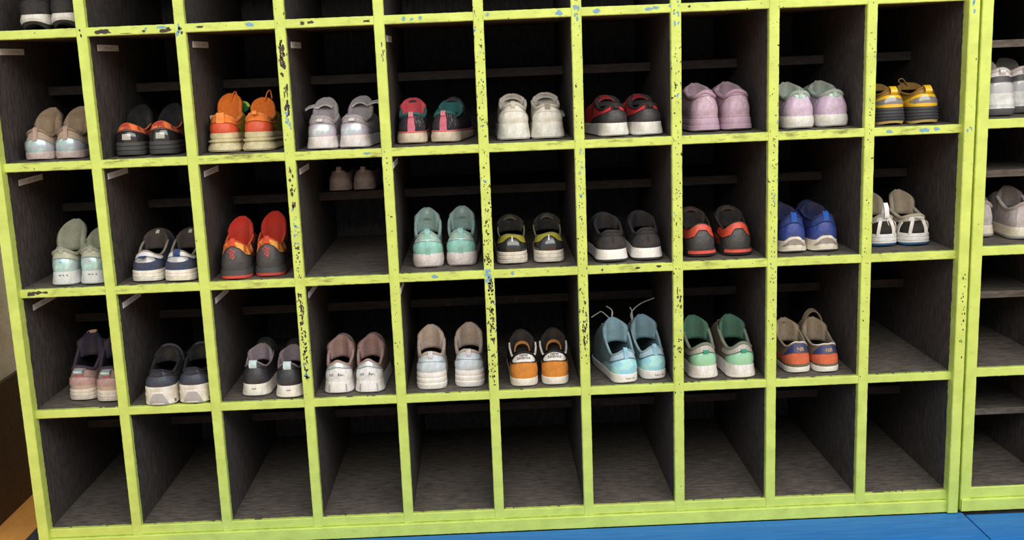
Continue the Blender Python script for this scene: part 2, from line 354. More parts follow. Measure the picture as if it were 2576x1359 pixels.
# ------------------------------------------------------------------ shoes
PI = math.pi
def sm(x): x = np.clip(x, 0, 1); return x*x*(3 - 2*x)
class Geo:
    def __init__(g, p, side):
        g.p = p; g.side = side
        g.L = p['L']
        prof = p['profile']; g.pf = np.array([a for a, _ in prof]); g.po = np.array([b for _, b in prof])*.001*p.get('fl', 1.5)
        g.W = (p['w']/2 - g.po.max())/p['fh']; g.k = random.Random(str(p['w']) + str(p['zh']) + str(p['upper']) + str(side)).uniform(0, 6)
    def half(g, s):
        a = .15; q = 2.35
        e1 = np.where(s < a, (1 - np.abs(1 - np.minimum(s, a)/a)**q)**(1/q), 1)
        b = .26; s2 = 1 - s
        e2 = np.where(s2 < b, (1 - np.abs(1 - np.minimum(s2, b)/b)**2.2)**(1/2.2), 1)
        gm = np.interp(s, [0, .12, .38, .68, 1], [g.p['fh'], g.p['fh'], g.p['fh']*.95, 1, 1])
        return g.W*gm*e1*e2
    def base(g, ph, off=0):
        def xy(p):
            s = (1 - np.cos(p))/2
            return np.sign(p)*g.half(s) + g.side*.003*s*s, s*g.L
        x, y = xy(ph)
        e = .03
        x1, y1 = xy(ph + e); x0, y0 = xy(ph - e)
        # keep differences inside one period
        tx, ty = x1 - x0, y1 - y0
        l = np.hypot(tx, ty) + 1e-9; nx, ny = ty/l, -tx/l
        f = np.where(np.abs(ph) > PI - .04, 1, 0); nx = np.where(f, 0, nx); ny = np.where(f, 1, ny)
        return x + nx*off, y + ny*off, nx, ny
    def s(g, ph): return (1 - np.cos(ph))/2
    def soletop(g, s):
        p = g.p
        return p['h'] + (p['ht'] - p['h'])*sm(s/.75) + p.get('peak', 0)*np.exp(-(s/.02)**2)
    def solebot(g, s):
        p = g.p
        return p.get('spring', .012)*np.clip((s - .7)/.3, 0, 1)**2 + p.get('bev', .002)*np.clip((.10 - s)/.10, 0, 1)**2
    def G(g, ph, f):           # sole side: f 0 bottom .. 1 top
        off = np.interp(f, g.pf, g.po); x, y, _, _ = g.base(ph, off); s = g.s(ph)
        zb = g.solebot(s); return np.stack([x, y, zb + (g.soletop(s) - zb)*f], -1)
    def rimz(g, ph):
        p = g.p; a = np.abs(ph)
        z = p['zs'] + (p['zh'] - p['zs'])*np.exp(-(a/p['hb'])**2) + (p['zf'] - p['zs'])*sm((a - .85)/1.75)
        return z - p.get('notch', 0)*np.exp(-(a/.2)**2)
    def F(g, ph, t):           # upper: t 0 sole .. 1 collar rim
        p = g.p; s = g.s(ph)
        bx, by, nx, ny = g.base(ph, -.0012)
        z0 = g.soletop(s) - .003
        ea = np.where(s < .22, (1 - np.abs(1 - np.minimum(s, .22)/.22)**2.2)**(1/2.2), 1); eb = np.where(s > .66, (1 - np.abs((np.maximum(s, .66) - .66)/.34)**2.0)**.5, 1)
        rx = np.sign(ph)*p['wr']*ea*eb*np.interp(s, [0, .15, .5, 1], [.86, .86, 1, 1]) - g.side*.002*s
        ry = p['yr0'] + (p['yr1'] - p['yr0'])*s
        rz = g.rimz(ph) + .0009*np.sin(3*ph + g.k) + .0006*np.sin(7*ph + 3*g.k); h = rz - z0
        kt = sm((s - .4)/.4)
        b1 = p['bulge']*(1 - kt)*(1 + .35*np.sin(2.3*ph + g.k)) + .001 + .0006*np.sin(5*ph + 2*g.k)
        x1, y1, z1 = bx + nx*b1, by + ny*b1, z0 + h*(.5 + .1*kt)
        u = .36 + .16*kt
        x2, y2, z2 = rx + (bx - rx)*u, ry + (by - ry)*(.36 + .19*kt), rz - h*(.32 - .22*kt)
        a, b, c, d = (1-t)**3, 3*t*(1-t)**2, 3*t*t*(1-t), t**3
        return np.stack([a*bx + b*x1 + c*x2 + d*rx, a*by + b*y1 + c*y2 + d*ry, a*z0 + b*z1 + c*z2 + d*rz], -1)
def normals(fun, ph, t):
    e = .02
    du = fun(ph + e, t) - fun(ph - e, t); dv = fun(ph, np.minimum(t + e, 1)) - fun(ph, np.maximum(t - e, 0))
    n = np.cross(du, dv); return n/(np.linalg.norm(n, axis=-1, keepdims=True) + 1e-12)
def grid_faces(n, m, wrap):
    F_ = []
    for i in range(n if wrap else n - 1):
        for j in range(m - 1):
            a = i*m + j; b = ((i+1) % n)*m + j; F_.append((a, b, b + 1, a + 1))
    return F_
def shell(name, Gd, N, t_out, t_in, m, parent, smooth=50):
    """closed thin slab from a grid of points and normals"""
    n, k, _ = Gd.shape; A = (Gd + N*t_out).reshape(-1, 3); B = (Gd + N*t_in).reshape(-1, 3); o = n*k
    f = grid_faces(n, k, False); F_ = f + [tuple(i + o for i in q[::-1]) for q in f]
    edge = [(i, 0) for i in range(n)] + [(n-1, j) for j in range(1, k)] + [(i, k-1) for i in range(n-2, -1, -1)] + [(0, j) for j in range(k-2, 0, -1)]
    ids = [i*k + j for i, j in edge]
    for a, b in zip(ids, ids[1:] + ids[:1]): F_.append((b, a, a + o, b + o))
    return mesh_obj(name, np.vstack([A, B]), F_, m, parent, smooth)
def panel(name, fun, pts, m, parent, off=.0012, signed=False, nph=None, nt=7):
    pts = sorted(pts); a = [q[0] for q in pts]
    p0, p1 = (a[0], a[-1]) if signed else (-a[-1], a[-1])
    n = nph or max(6, int((p1 - p0)/.075)); ph = np.linspace(p0, p1, n)
    q = ph if signed else np.abs(ph)
    lo = np.interp(q, a, [v[1] for v in pts]); hi = np.interp(q, a, [v[2] for v in pts])
    T = lo[:, None] + (hi - lo)[:, None]*np.linspace(0, 1, nt)[None]; P = np.repeat(ph[:, None], nt, 1)
    return shell(name, fun(P, T), normals(fun, P, T), off, -.0006, m, parent)
def stitch(g, pts, c, parent):
    a = [q[0] for q in pts]; ph = np.linspace(-a[-1]*.97, a[-1]*.97, 30); top = np.interp(np.abs(ph), a, [q[2] for q in pts])
    if top.max() > .93: return
    P = g.F(ph, top - .012) + normals(g.F, ph, top - .012)*.0016
    if isinstance(c, bpy.types.Material): c = (150, 190, 200)
    tube('stitching', P, .0007, mat(tuple(int(v*.72) for v in c), 'fabric'), parent, k=4)
def tube(name, path, r, m, parent, closed=False, k=7, flat=1):
    P = np.array(path, float); n = len(P); V = []
    for i in range(n):
        a = P[(i+1) % n] if (closed or i < n-1) else P[i]; b = P[i-1] if (closed or i > 0) else P[i]
        t = a - b; t /= np.linalg.norm(t) + 1e-9
        u = np.cross(t, (0, 0, 1)); 
        if np.linalg.norm(u) < .05: u = np.cross(t, (0, 1, 0))
        u /= np.linalg.norm(u); v = np.cross(u, t); rr = r[i] if hasattr(r, '__len__') else r
        for j in range(k):
            c = 2*PI*j/k; V.append(P[i] + rr*(math.cos(c)*u + math.sin(c)*v*flat))
    F_ = grid_faces(n, k, closed)
    F2 = []
    for i in range(n if closed else n-1):
        for j in range(k):
            F2.append((i*k + j, i*k + (j+1) % k, ((i+1) % n)*k + (j+1) % k, ((i+1) % n)*k + j))
    if not closed: F2 += [tuple(range(k))[::-1], tuple(range((n-1)*k, n*k))]
    return mesh_obj(name, V, F2, m, parent, 60)
def ribbon(name, path, wdir, width, th, m, parent):
    P = np.array(path, float); n = len(P); Wd = np.array(wdir, float)
    T = np.gradient(P, axis=0); T /= np.linalg.norm(T, axis=1, keepdims=True) + 1e-9
    Wv = np.tile(Wd, (n, 1)) if Wd.ndim == 1 else Wd
    Wv = Wv - (Wv*T).sum(1, keepdims=True)*T; Wv /= np.linalg.norm(Wv, axis=1, keepdims=True) + 1e-9
    N = np.cross(T, Wv)
    g = np.stack([P + Wv*width*k for k in (-.5, -.25, 0, .25, .5)], 1)
    return shell(name, g, np.repeat(N[:, None], 5, 1), th/2, -th/2, m, parent, 45)
def curve(pts, n=16):
    """smooth curve through points (Catmull-Rom)"""
    P = np.array(pts, float); P = np.vstack([2*P[0] - P[1], P, 2*P[-1] - P[-2]]); out = []
    seg = len(P) - 3
    for i in range(seg):
        for t in np.linspace(0, 1, max(2, n//seg + 1))[(0 if i == 0 else 1):]:
            a, b, c, d = P[i:i+4]
            out.append(.5*((2*b) + (c - a)*t + (2*a - 5*b + 4*c - d)*t*t + (3*b - a - 3*c + d)*t**3))
    return np.array(out)
_T = {}
def text_mesh(body, size):
    if (body, size) not in _T:
        cu = bpy.data.curves.new('t', 'FONT'); cu.body = body; cu.size = size; cu.align_x = 'CENTER'; cu.resolution_u = 3; cu.space_line = .62
        o = bpy.data.objects.new('t', cu); C.objects.link(o); dg = bpy.context.evaluated_depsgraph_get(); dg.update()
        me = bpy.data.meshes.new_from_object(o.evaluated_get(dg))
        _T[(body, size)] = ([tuple(v.co) for v in me.vertices], [tuple(p.vertices) for p in me.polygons])
        bpy.data.objects.remove(o); bpy.data.curves.remove(cu); bpy.data.meshes.remove(me)
    return _T[(body, size)]
def placer(fun, ph0, t0, off):
    e = .03
    def f(u, v):
        P0 = np.array(ph0); 
        # walk along the surface in x, then up
        k = np.linalg.norm(fun(np.array(ph0 + .12), np.array(t0)) - fun(np.array(ph0 - .12), np.array(t0)))/.24
        h = np.linalg.norm(fun(np.array(ph0), np.array(min(t0 + e, 1))) - fun(np.array(ph0), np.array(max(t0 - e, 0))))/(min(t0 + e, 1) - max(t0 - e, 0))
        ph, t = np.array(ph0 + u/k), np.array(t0 + v/h)
        return fun(ph, t) + normals(fun, ph, t)*off
    return f
def decal_text(name, body, size, fun, ph0, t0, m, parent, off=.0019):
    V, Fc = text_mesh(body, size); pl_ = placer(fun, ph0, t0, off)
    return mesh_obj(name, [pl_(x, y) for x, y, _ in V], Fc, m, parent)
def decal_strokes(name, segs, width, fun, ph0, t0, m, parent, off=.0016):
    return bars(name, segs, width, m, parent, placer(fun, ph0, t0, off))
DEF = dict(L=.205, w=.068, fh=.97, h=.028, ht=.022, profile=[(0, -1.0), (.12, 1.0), (.5, 2.0), (.85, 1.4), (1, 0)],
           zh=.070, zs=.056, zf=.078, hb=.75, notch=0, yr0=.012, yr1=.116, wr=.027, bulge=.003, rc=.0034,
           sole=(225, 220, 210), out=None, ho=.004, upper=(200, 200, 200), uk='fabric', lining=(60, 55, 55), insole=(70, 62, 55), collar=None, panels=[],
           spanels=[], tongue=None, loop=None, straps=[], laces=None, marks=None, bands=[], solek='rubber')
def shoe(spec, side, x, y, z, yaw, label, group, **over):
    p = dict(DEF); p.update(spec); p.update(over)
    if p['tongue'] and p.get('frame', 1): p['zf'] = max(p['zf'], p['tongue']['top'] - .013)
    g = Geo(p, side)
    r = tag(empty('sneaker', (x, y, z + .0004), math.radians(yaw)), label, 'shoe', group)
    # sole
    NP = 64; ph = np.linspace(-PI, PI, NP + 1)[:-1]
    fo = p['ho']/p['h'] if p['out'] else 0
    fs = sorted(set([fo] + [f for f in g.pf if f > fo + .01] + [1.0]))
    P_, T_ = np.meshgrid(ph, np.array(fs), indexing='ij')
    def rings(name, fs, m, inset=0):
        P_, T_ = np.meshgrid(ph, np.array(fs), indexing='ij'); V = g.G(P_, T_)
        if inset: 
            bx, by, nx, ny = g.base(P_, 0); V[..., 0] -= nx*inset; V[..., 1] -= ny*inset
        k = len(fs); F_ = grid_faces(NP, k, True)
        F_.append(tuple(i*k for i in range(NP))[::-1]); F_.append(tuple(i*k + k - 1 for i in range(NP)))
        return mesh_obj(name, V.reshape(-1, 3), F_, m, r, 32)
    sole = rings('sole', fs, mat(p['sole'], p['solek'], dirt=p.get('sdirt')))
    if p['out']: rings('outsole', [0, fo*.5, fo], mat(p['out'], 'rubber', dirt=.2), .0008)
    # upper, its lining and footbed
    nt = 15; P_, T_ = np.meshgrid(ph, np.linspace(0, 1, nt), indexing='ij'); V = g.F(P_, T_); N = normals(g.F, P_, T_)
    fq = grid_faces(NP, nt, True)
    if p.get('hollow'): fq = [q for q in fq if not p['hollow'](ph[q[0]//nt], (q[0] % nt)/(nt-1))]
    mesh_obj('upper', V.reshape(-1, 3), fq, mat(p['upper'], p['uk'], p.get('upper2')), r, 180)
    Vi = V - N*.0036; Vi[:, -1] = V[:, -1]
    mesh_obj('lining', Vi.reshape(-1, 3), [q[::-1] for q in grid_faces(NP, nt, True)], mat(p['lining'], 'lining'), r, 180)
    s_ = g.s(ph); bx, by, _, _ = g.base(ph, -.004)
    mesh_obj('insole', np.stack([bx, by, g.soletop(s_) + .003], -1), [tuple(range(NP))], mat(p['insole'], 'lining'), r)
    col = p['collar'] or p['lining']
    if p['tongue']:
        pc = np.linspace(-2.3, 2.3, 56); rr = p['rc']*np.clip((2.42 - np.abs(pc))/.5, .25, 1)
        tube('collar', g.F(pc, np.ones(56)) - np.array([0, 0, p['rc']*.35]), rr, mat(col, 'lining'), r, False, 8)
    else: tube('collar', g.F(ph, np.ones(NP)) - np.array([0, 0, p['rc']*.35]), p['rc'], mat(col, 'lining'), r, True, 8)
    for iq, (nm, pts, c, k) in enumerate(p['panels']):
        if nm == 'side_panel':
            for q in (-1, 1): panel(nm, g.F, [(q*a_, b_, d_) for a_, b_, d_ in pts], mat(c, k), r, off=.0010 + .0004*iq, signed=True)
            continue
        panel(nm, g.F, pts, mat(c, k) if not isinstance(c, bpy.types.Material) else c, r, off=.0010 + .0004*iq)
        if nm in ('heel_counter', 'collar_panel', 'heel_tab') and len(pts) > 2: stitch(g, pts, c, C.objects[-1])
    for (nm, pts, c, k) in p['spanels']: panel(nm, g.G, pts, mat(c, k), sole, off=.0009, nt=5, signed=nm == 'sole_groove')
    # ridges round the sole
    for (f, rr, c) in p['bands']:
        tube('sole_ridge', g.G(ph, np.full(NP, f)), rr, mat(c or p['sole'], 'rubber', dirt=p.get('sdirt')), sole, True, 6)
    # tongue
    tg = p['tongue']
    if tg:
        top, c = tg['top'], tg['c']; wt = max(tg.get('w', 0), p['wr']*1.0); lean = tg.get('lean', .02); cv = tg.get('curve', .012)
        nb, na = 13, 11; b = 1 - (1 - np.linspace(0, 1, nb)[None])**1.7; a = np.linspace(-1, 1, na)[:, None]
        yb, zb = p['yr1'] - .014, (max(top - .050, p['h'] + .03) if p.get('frame', 1) else min(p['zf'] - .022, p['h'] + .035))
        ww = wt*(.92 + .08*b)*np.clip(1 - (np.clip(b - .55, 0, 1)/.452)**2.4, .02, 1)**(1/2.4)
        gx = a*ww + tg.get('dx', 0)*b; bz = np.clip((p['zf'] + .005 - zb)/(top - zb), .2, .95); gy = yb + .006*np.minimum(b/bz, 1) + lean*np.clip(b - bz, 0, 1)/(1 - bz)*min(1, (1 - bz)*2.2) - cv*(a*ww/wt)**2*1.2 + 0*a; gz = zb + (top - zb)*b + 0*a
        Gd = np.stack([gx, gy, gz], -1); du = np.gradient(Gd, axis=0); dv = np.gradient(Gd, axis=1)
        N = np.cross(du, dv); N /= np.linalg.norm(N, axis=-1, keepdims=True) + 1e-9
        t_ = shell('tongue', Gd, N, tg.get('th', .006)/2, -tg.get('th', .006)/2, mat(c, tg.get('k', 'lining')), r, 180)
        if tg.get('patch'):
            sub = Gd[4:7, 7:10]; shell('label_patch', sub, N[4:7, 7:10], .0042, .002, mat(tg['patch'], 'clean'), t_)
    # heel pull loops: (t0, out, up, width, colour, kind, x offset)
    for lp in ([p['loop']] if isinstance(p['loop'], dict) else (p['loop'] or [])):
        A = lambda t: g.F(np.array(lp.get('ph', .0)), np.array(t))
        a0 = A(lp['t0']) + (0, -.0018, 0); a1 = A(lp.get('t1', .98)); o, up = lp['out'], lp.get('up', 0)
        if lp.get('flat'): path = curve([a0, A((lp['t0'] + 1)/2) + (0, -.002, 0), a1 + (0, -.0024, .001), a1 + (0, .003, .0045)], 12)
        elif lp.get('hang'): path = curve([a1 + (0, .002, .003), a1 + (0, -o*.6, .004 + up), a1 + (0, -o, -.002 + up), A(lp['t0']) + (0, -.0022, 0)], 14)
        else: path = curve([a0, (a0 + a1)/2 + (0, -o*.9, .0), a1 + (0, -o*.8, up*.7), a1 + (0, 0, up + .003), a1 + (0, .004, .001)], 18)
        lo = ribbon('pull_loop', path, (1, 0, 0), lp['w'], .0018, mat(lp['c'], lp.get('k', 'fabric')), r)
    # straps over the instep
    for st in p['straps']:
        ys, wy = st['y'], st['w']; s0 = ys/g.L; A0 = float(g.half(np.array(s0)))*st.get('k', .93); zt = st['z']; zb = st.get('zb', p['h'] + .018)
        th = np.linspace(st.get('a0', 0), st.get('a1', PI), 19)
        pa = np.stack([np.cos(th)*A0*np.where(np.sin(th) < .2, 1, 1), np.full(19, ys) + st.get('skew', 0)*np.cos(th), zb + (zt - zb)*np.sin(th)**.75], -1)
        if st.get('tail'): pa = np.vstack([pa, np.array([pa[-1] + np.array(q) for q in st['tail']])])
        if st.get('head'): pa = np.vstack([np.array([pa[0] + np.array(q) for q in st['head'][::-1]]), pa])
        ribbon('strap', pa, (0, 1, st.get('tilt', .25)), wy, .003, mat(st['c'], st.get('kd', 'leather')), r)
    lc = p['laces']
    if lc:
        for k in range(lc.get('n', 4)):
            yy = p['yr1'] + .002 + k*.013; zz = p['zf'] + .004 - k*.008; hw = p['wr']*.75
            tube('lace', curve([(-hw, yy + .004, zz - .006), (0, yy, zz + .002), (hw, yy - .004 + .008*(k % 2), zz - .006)], 8), .0022, mat(lc['c'], 'fabric'), r, flat=.6)
        for q in lc.get('loops', []):
            tube('lace', curve(q, 16), lc.get('r', .0021), mat(lc['c'], 'fabric'), r, flat=.7)
    if p['marks']: p['marks'](g, r, sole)
    for ex in p.get('extra', []): ex(g, r, side)
    return r
def pair(desc, spec, L_, R_, z, over=({}, {}), group=None):
    grp = group or ('pair: ' + desc)
    for sd, wd, q, ov in ((-1, 'left', L_, over[0]), (1, 'right', R_, over[1])):
        sp = dict(ov); yaw = q[2] if len(q) > 2 else 0
        shoe(spec, sd, q[0], q[1], z, yaw, '%s, %s shoe of the pair' % (desc, wd), grp, w=sp.pop('w', q[3] if len(q) > 3 else spec.get('w', .068)), **sp)
Z0, Z1, Z2, Z3 = [s + TH for s in S]
#SHOES
WHITE = (236, 232, 224); BLK = (40, 39, 41)
CHUNK = [(0, -1), (.08, 1.5), (.3, 2.2), (.36, .8), (.42, 2.0), (.62, 2.0), (.68, .6), (.74, 1.6), (.92, 1.4), (1, 0)]
SLIM = [(0, -.5), (.1, .6), (.5, 1.2), (.9, 1.0), (1, 0)]
FLARE = [(0, 1.5), (.1, 3.2), (.35, 2.6), (.7, 1.2), (.92, .8), (1, 0)]
HC = lambda t, a=1.05, e=.0: [(0, e, t), (.45, e, t), (.75, e, t*.88), (a, e, t*.25 + e)]      # heel counter outline
# ---- top row
pair('black sneaker with thick white sole on the topmost visible shelf', dict(h=.032, ht=.026, sole=(222, 216, 206), out=(52, 52, 50), ho=.010, bev=.012, upper=(38, 38, 40), uk='fabric', zh=.085, zs=.07, zf=.09,
     profile=[(0, -2), (.3, 1), (.6, 2.2), (1, 0)], panels=[('heel_counter', HC(.5), (46, 46, 48), 'fabric')], lining=(40, 40, 42)), (.090, .035, 0, .066), (.155, .028, 0, .064), Z0)
# ---- second row
Z = Z1
pair('beige suede sneaker with pearly white heel patch', dict(frame=0, h=.017, ht=.015, sole=(214, 192, 184), upper=(186, 166, 146), uk='suede', zh=.064, zs=.048, zf=.070, lining=(150, 128, 108), profile=SLIM,
     panels=[('heel_counter', [(0, 0, .56), (.4, 0, .48), (.7, 0, .34), (1.1, 0, .2), (1.3, 0, .05)], (214, 220, 216), 'irid')], bulge=.004, rc=.004,
     tongue=dict(top=.100, c=(160, 136, 112), lean=.03, th=.014, w=.026, k='suede', curve=.018), loop=dict(t0=.45, out=.003, w=.009, c=(190, 160, 150), flat=1), yr1=.105),
     (.057, .055, 0, .062), (.121, .055, 0, .062), Z)
FL = (226, 116, 62)
pair('shiny black sneaker with flame orange collar and dark grey sole', dict(frame=0, h=.030, ht=.024, sole=(74, 73, 72), upper=(52, 40, 36), upper2=(196, 92, 50), uk='fabric', zh=.068, zs=.052, zf=.066, lining=(30, 29, 30), profile=CHUNK, solek='clean',
     panels=[('heel_counter', [(0, 0, .55), (.5, 0, .5), (.9, 0, .35), (1.5, 0, .12), (1.8, 0, .02)], (38, 38, 40), 'patent'), ('heel_badge', [(0, .14, .40), (.13, .14, .40)], (190, 186, 176), 'patent'), ('collar_panel', [(0, .64, .99), (.3, .58, .99), (.8, .54, .97), (1.2, .56, .9)], mat((232, 122, 66), 'fabric', (168, 60, 52)), ''), ('collar_trim', [(0, .55, .66), (.35, .52, .6), (.9, .42, .52), (1.3, .36, .44)], (96, 60, 58), 'leather')],
     tongue=dict(top=.098, c=(30, 30, 32), lean=.03, th=.014, w=.026, curve=.016), collar=FL, rc=.002), (.250, .055, 0, .064), (.322, .052, 0, .066), Z,
     ({}, dict(zh=.070)))
OR = (246, 134, 58)
def carrot(g, r, side):
    if side > 0: return
    ribbon('lace_charm', curve([(.010, .125, .083), (.022, .128, .091), (.030, .130, .080)], 10), (0, .6, .8), .016, .006, mat((40, 120, 56), 'fabric'), r)
    ribbon('lace_charm', curve([(.020, .140, .098), (.030, .135, .096), (.036, .13, .088)], 10), (0, .6, .8), .006, .004, mat((186, 204, 84), 'fabric'), r)
    ribbon('strap_end', curve([(-.022, .055, .060), (-.028, .058, .067), (-.033, .06, .066)], 8), (0, .2, 1), .018, .004, mat((205, 200, 190), 'clean'), r)
pair('orange sneaker with red heel and chunky cream sole', dict(frame=0, h=.041, ht=.032, w=.073, fl=1.9, sole=(222, 208, 164), upper=(176, 178, 60), uk='fabric', zh=.079, zs=.062, zf=.082, lining=(214, 106, 44), collar=(236, 140, 72), rc=.0045, sdirt=.3,
     profile=[(0, 3), (.1, 4.5), (.3, 3.5), (.46, 1.0), (.52, 2.6), (.6, 2.6), (.66, .2), (.74, 1.2), (.9, 1.0), (1, 0)], notch=-.001,
     panels=[('heel_counter', HC(.54, 1.15), (226, 88, 48), 'leather'), ('collar_panel', [(0, .56, .99), (.6, .54, .99), (1.0, .58, .98), (1.5, .55, .95)], OR, 'fabric')],
     tongue=dict(top=.118, c=(240, 124, 44), lean=.02, th=.007, w=.022, curve=.012), loop=dict(t0=.50, out=.006, w=.017, c=(250, 150, 76), hang=1), laces=dict(c=(244, 130, 60), n=4, loops=[[(.0, .112, .10), (.006, .116, .118), (.012, .12, .122), (.014, .122, .105)]]), extra=[carrot],
     bands=[(.56, .0016, None)]), (.4485, .058, 0), (.5225, .055, -1), Z, (dict(), dict(zh=.080, tongue=dict(top=.106, c=(240, 124, 44), lean=.02, th=.007, w=.016, curve=.012, dx=-.004), loop=dict(t0=.93, out=.014, up=.001, w=.010, c=(250, 150, 76), hang=1))))
GM = (178, 168, 172)
pair('grey mauve sneaker with pearly white heel and open strap', dict(frame=0, h=.027, ht=.022, sole=(226, 216, 214), upper=GM, uk='fabric', zh=.068, zs=.054, zf=.072, lining=(142, 134, 136), collar=(168, 160, 164), rc=.0042, profile=FLARE,
     panels=[('heel_counter', [(0, 0, .60), (.5, 0, .58), (.8, 0, .5), (1.2, 0, .3), (1.35, 0, .05)], (226, 218, 222), 'irid'), ('heel_tab', [(0, .66, .98), (.3, .66, .98), (.6, .62, .97)], (172, 164, 168), 'suede')],
     tongue=dict(top=.100, c=(160, 152, 154), lean=.028, th=.009, w=.024, curve=.014, patch=(206, 204, 206)), loop=dict(t0=.72, t1=.8, out=.008, w=.012, c=(232, 226, 228)), laces=dict(c=(214, 208, 208), n=4)),
     (.662, .026, 0, .067), (.728, .028, -6, .069), Z, (dict(straps=[dict(y=.10, w=.018, z=.090, c=(206, 202, 200), a0=.9, a1=2.2, tail=[(-.010, 0, .003), (-.02, 0, .001), (-.028, 0, -.004)])]), dict(straps=[dict(y=.10, w=.018, z=.092, c=(206, 202, 200), a0=.95, a1=2.3, head=[(.010, 0, .004), (.020, 0, .006), (.028, 0, .004)])])))
CO = (238, 122, 116)
def streaks(seed):
    def f(g, r, sole):
        rn = random.Random(seed); sg = []
        for i in range(26):
            u = rn.uniform(-.004, .034); v = rn.uniform(-.012, .014); sg.append([(u, v), (u + rn.uniform(-.0005, .0005), v + rn.uniform(.003, .009))])
        decal_strokes('knit_streaks', sg, .0008, g.F, .12, .42, mat((150, 146, 152), 'fabric'), r, .0006)
    return f
K4 = dict(h=.026, ht=.020, sole=(232, 212, 184), upper=(52, 49, 58), uk='fabric', zh=.066, zs=.052, zf=.066, rc=.0036, collar=(52, 112, 108), profile=[(0, 0), (.1, 2), (.5, 2.4), (.85, 1), (1, 0)], bands=[(.95, .0018, CO)],
     panels=[('heel_strip', [(0, 0, .94), (.11, 0, .94)], (232, 124, 146), 'fabric')], loop=dict(t0=.74, out=.006, w=.010, c=(240, 140, 156)), straps=[dict(y=.112, w=.02, z=.088, c=(66, 66, 74), kd='fabric')])
pair('black knit sneaker with coral heel strip and sole line', K4, (.848, .075, 0, .066), (.916, .072, -10, .066), Z, (dict(lining=(216, 76, 88), marks=streaks(1), tongue=dict(top=.090, c=(222, 84, 96), lean=.02, th=.009, curve=.016)), dict(lining=(44, 100, 100), marks=streaks(2), tongue=dict(top=.084, c=(48, 104, 104), lean=.02, th=.008, curve=.016))))
LW = (228, 222, 208)
pair('plain white leather sneaker with thick white sole', dict(h=.036, ht=.028, sole=(238, 233, 220), upper=LW, uk='leather', zh=.077, zs=.064, zf=.084, lining=(176, 166, 152), collar=(206, 198, 184), rc=.0042, profile=FLARE, notch=.0, hb=.6, w=.072,
     panels=[('heel_counter', [(0, 0, .92), (.3, 0, .90), (.62, 0, .62), (.9, 0, .15)], (232, 227, 214), 'leather'), ('back_seam', [(0, .55, .6), (.7, .50, .54)], (206, 199, 184), 'leather')],
     loop=dict(t0=.74, out=.003, w=.009, c=(206, 200, 188), flat=1), tongue=dict(top=.092, c=(198, 190, 176), lean=.01, th=.006, curve=.02), straps=[dict(y=.10, w=.026, z=.088, c=(214, 208, 196))]),
     (1.066, .062, 0, .073), (1.139, .060, 0, .073), Z, (dict(), dict(zh=.073, loop=dict(t0=.70, out=.004, w=.011, c=(158, 152, 146), flat=1), straps=[dict(y=.10, w=.026, z=.088, c=(214, 208, 196), head=[(.008, 0, -.004), (.013, 0, -.012)])])))
RD = (204, 52, 58)
pair('red and black sneaker with white sole', dict(h=.029, ht=.022, sole=(240, 234, 224), upper=RD, uk='fabric', zh=.067, zs=.056, zf=.070, lining=(38, 36, 38), collar=(44, 40, 42), rc=.003, profile=FLARE, hb=.65, yr1=.100,
     panels=[('heel_counter', [(0, 0, .68), (.45, 0, .60), (.9, 0, .50), (1.3, 0, .36), (1.6, 0, .04)], (52, 51, 55), 'leather'), ('heel_tab', [(0, .7, .98), (.18, .7, .98)], (40, 38, 40), 'fabric')],
     loop=dict(t0=.72, t1=.86, out=.009, w=.007, c=(60, 56, 58)), tongue=dict(top=.080, c=(40, 38, 40), lean=.016, th=.009, curve=.018, w=.024), straps=[dict(y=.085, w=.022, z=.080, c=(150, 36, 42), k=1.0, zb=.045)]),
     (1.282, .046, 9, .067), (1.353, .040, 9, .068), Z)
PK = (200, 168, 186)
def swirl(g, r, sole):
    t = np.linspace(0, 1, 14); sg = [[(.0035*math.sin(2*PI*a*.95 + .6), -.007 + .014*a) for a in t]]
    decal_strokes('heel_emblem', sg, .0016, g.F, .10, .62, mat((234, 214, 228), 'patent'), r, .0022)
pair('mauve pink sneaker with matching chunky pink sole', dict(h=.034, ht=.028, sole=(198, 164, 182), out=(150, 144, 142), ho=.003, upper=PK, uk='leather', zh=.086, zs=.070, zf=.092, lining=(150, 130, 140), collar=(192, 160, 178), rc=.0048, hb=.62, w=.074, sdirt=.12,
     profile=[(0, 0), (.1, 3.4), (.34, 3.0), (.40, 2.0), (.46, 2.4), (.75, 1.5), (.85, .2), (.92, .6), (1, 0)], panels=[('heel_counter', HC(.8, 1.2), (204, 174, 192), 'leather')],
     tongue=dict(top=.098, c=(176, 150, 164), lean=.01, th=.008, curve=.022, w=.026), marks=swirl), (1.477, .066, 4, .069), (1.547, .070, 4, .068), Z)
LV = (214, 190, 214)
pair('lilac sneaker with mint grey collar and white sole', dict(h=.027, ht=.024, sole=(232, 226, 216), upper=(190, 180, 192), uk='leather', zh=.079, zs=.064, zf=.086, lining=(146, 160, 150), collar=(164, 176, 166), rc=.005, hb=.6, notch=.003, sdirt=.2,
     panels=[('heel_counter', [(0, 0, .70), (.3, 0, .78), (.5, 0, .96), (.75, 0, .9), (1.0, 0, .6), (1.4, 0, .06)], LV, 'leather'), ('heel_tab', [(0, .66, .99), (.24, .76, .99), (.4, .9, .99)], (150, 190, 178), 'patent')],
     tongue=dict(top=.092, c=(158, 168, 158), lean=.012, th=.009, curve=.024, w=.028), loop=dict(t0=.74, out=.003, w=.008, c=(190, 212, 204), flat=1)), (1.672, .044, 4, .070), (1.748, .056, 4, .071), Z)
YL = (236, 190, 44)
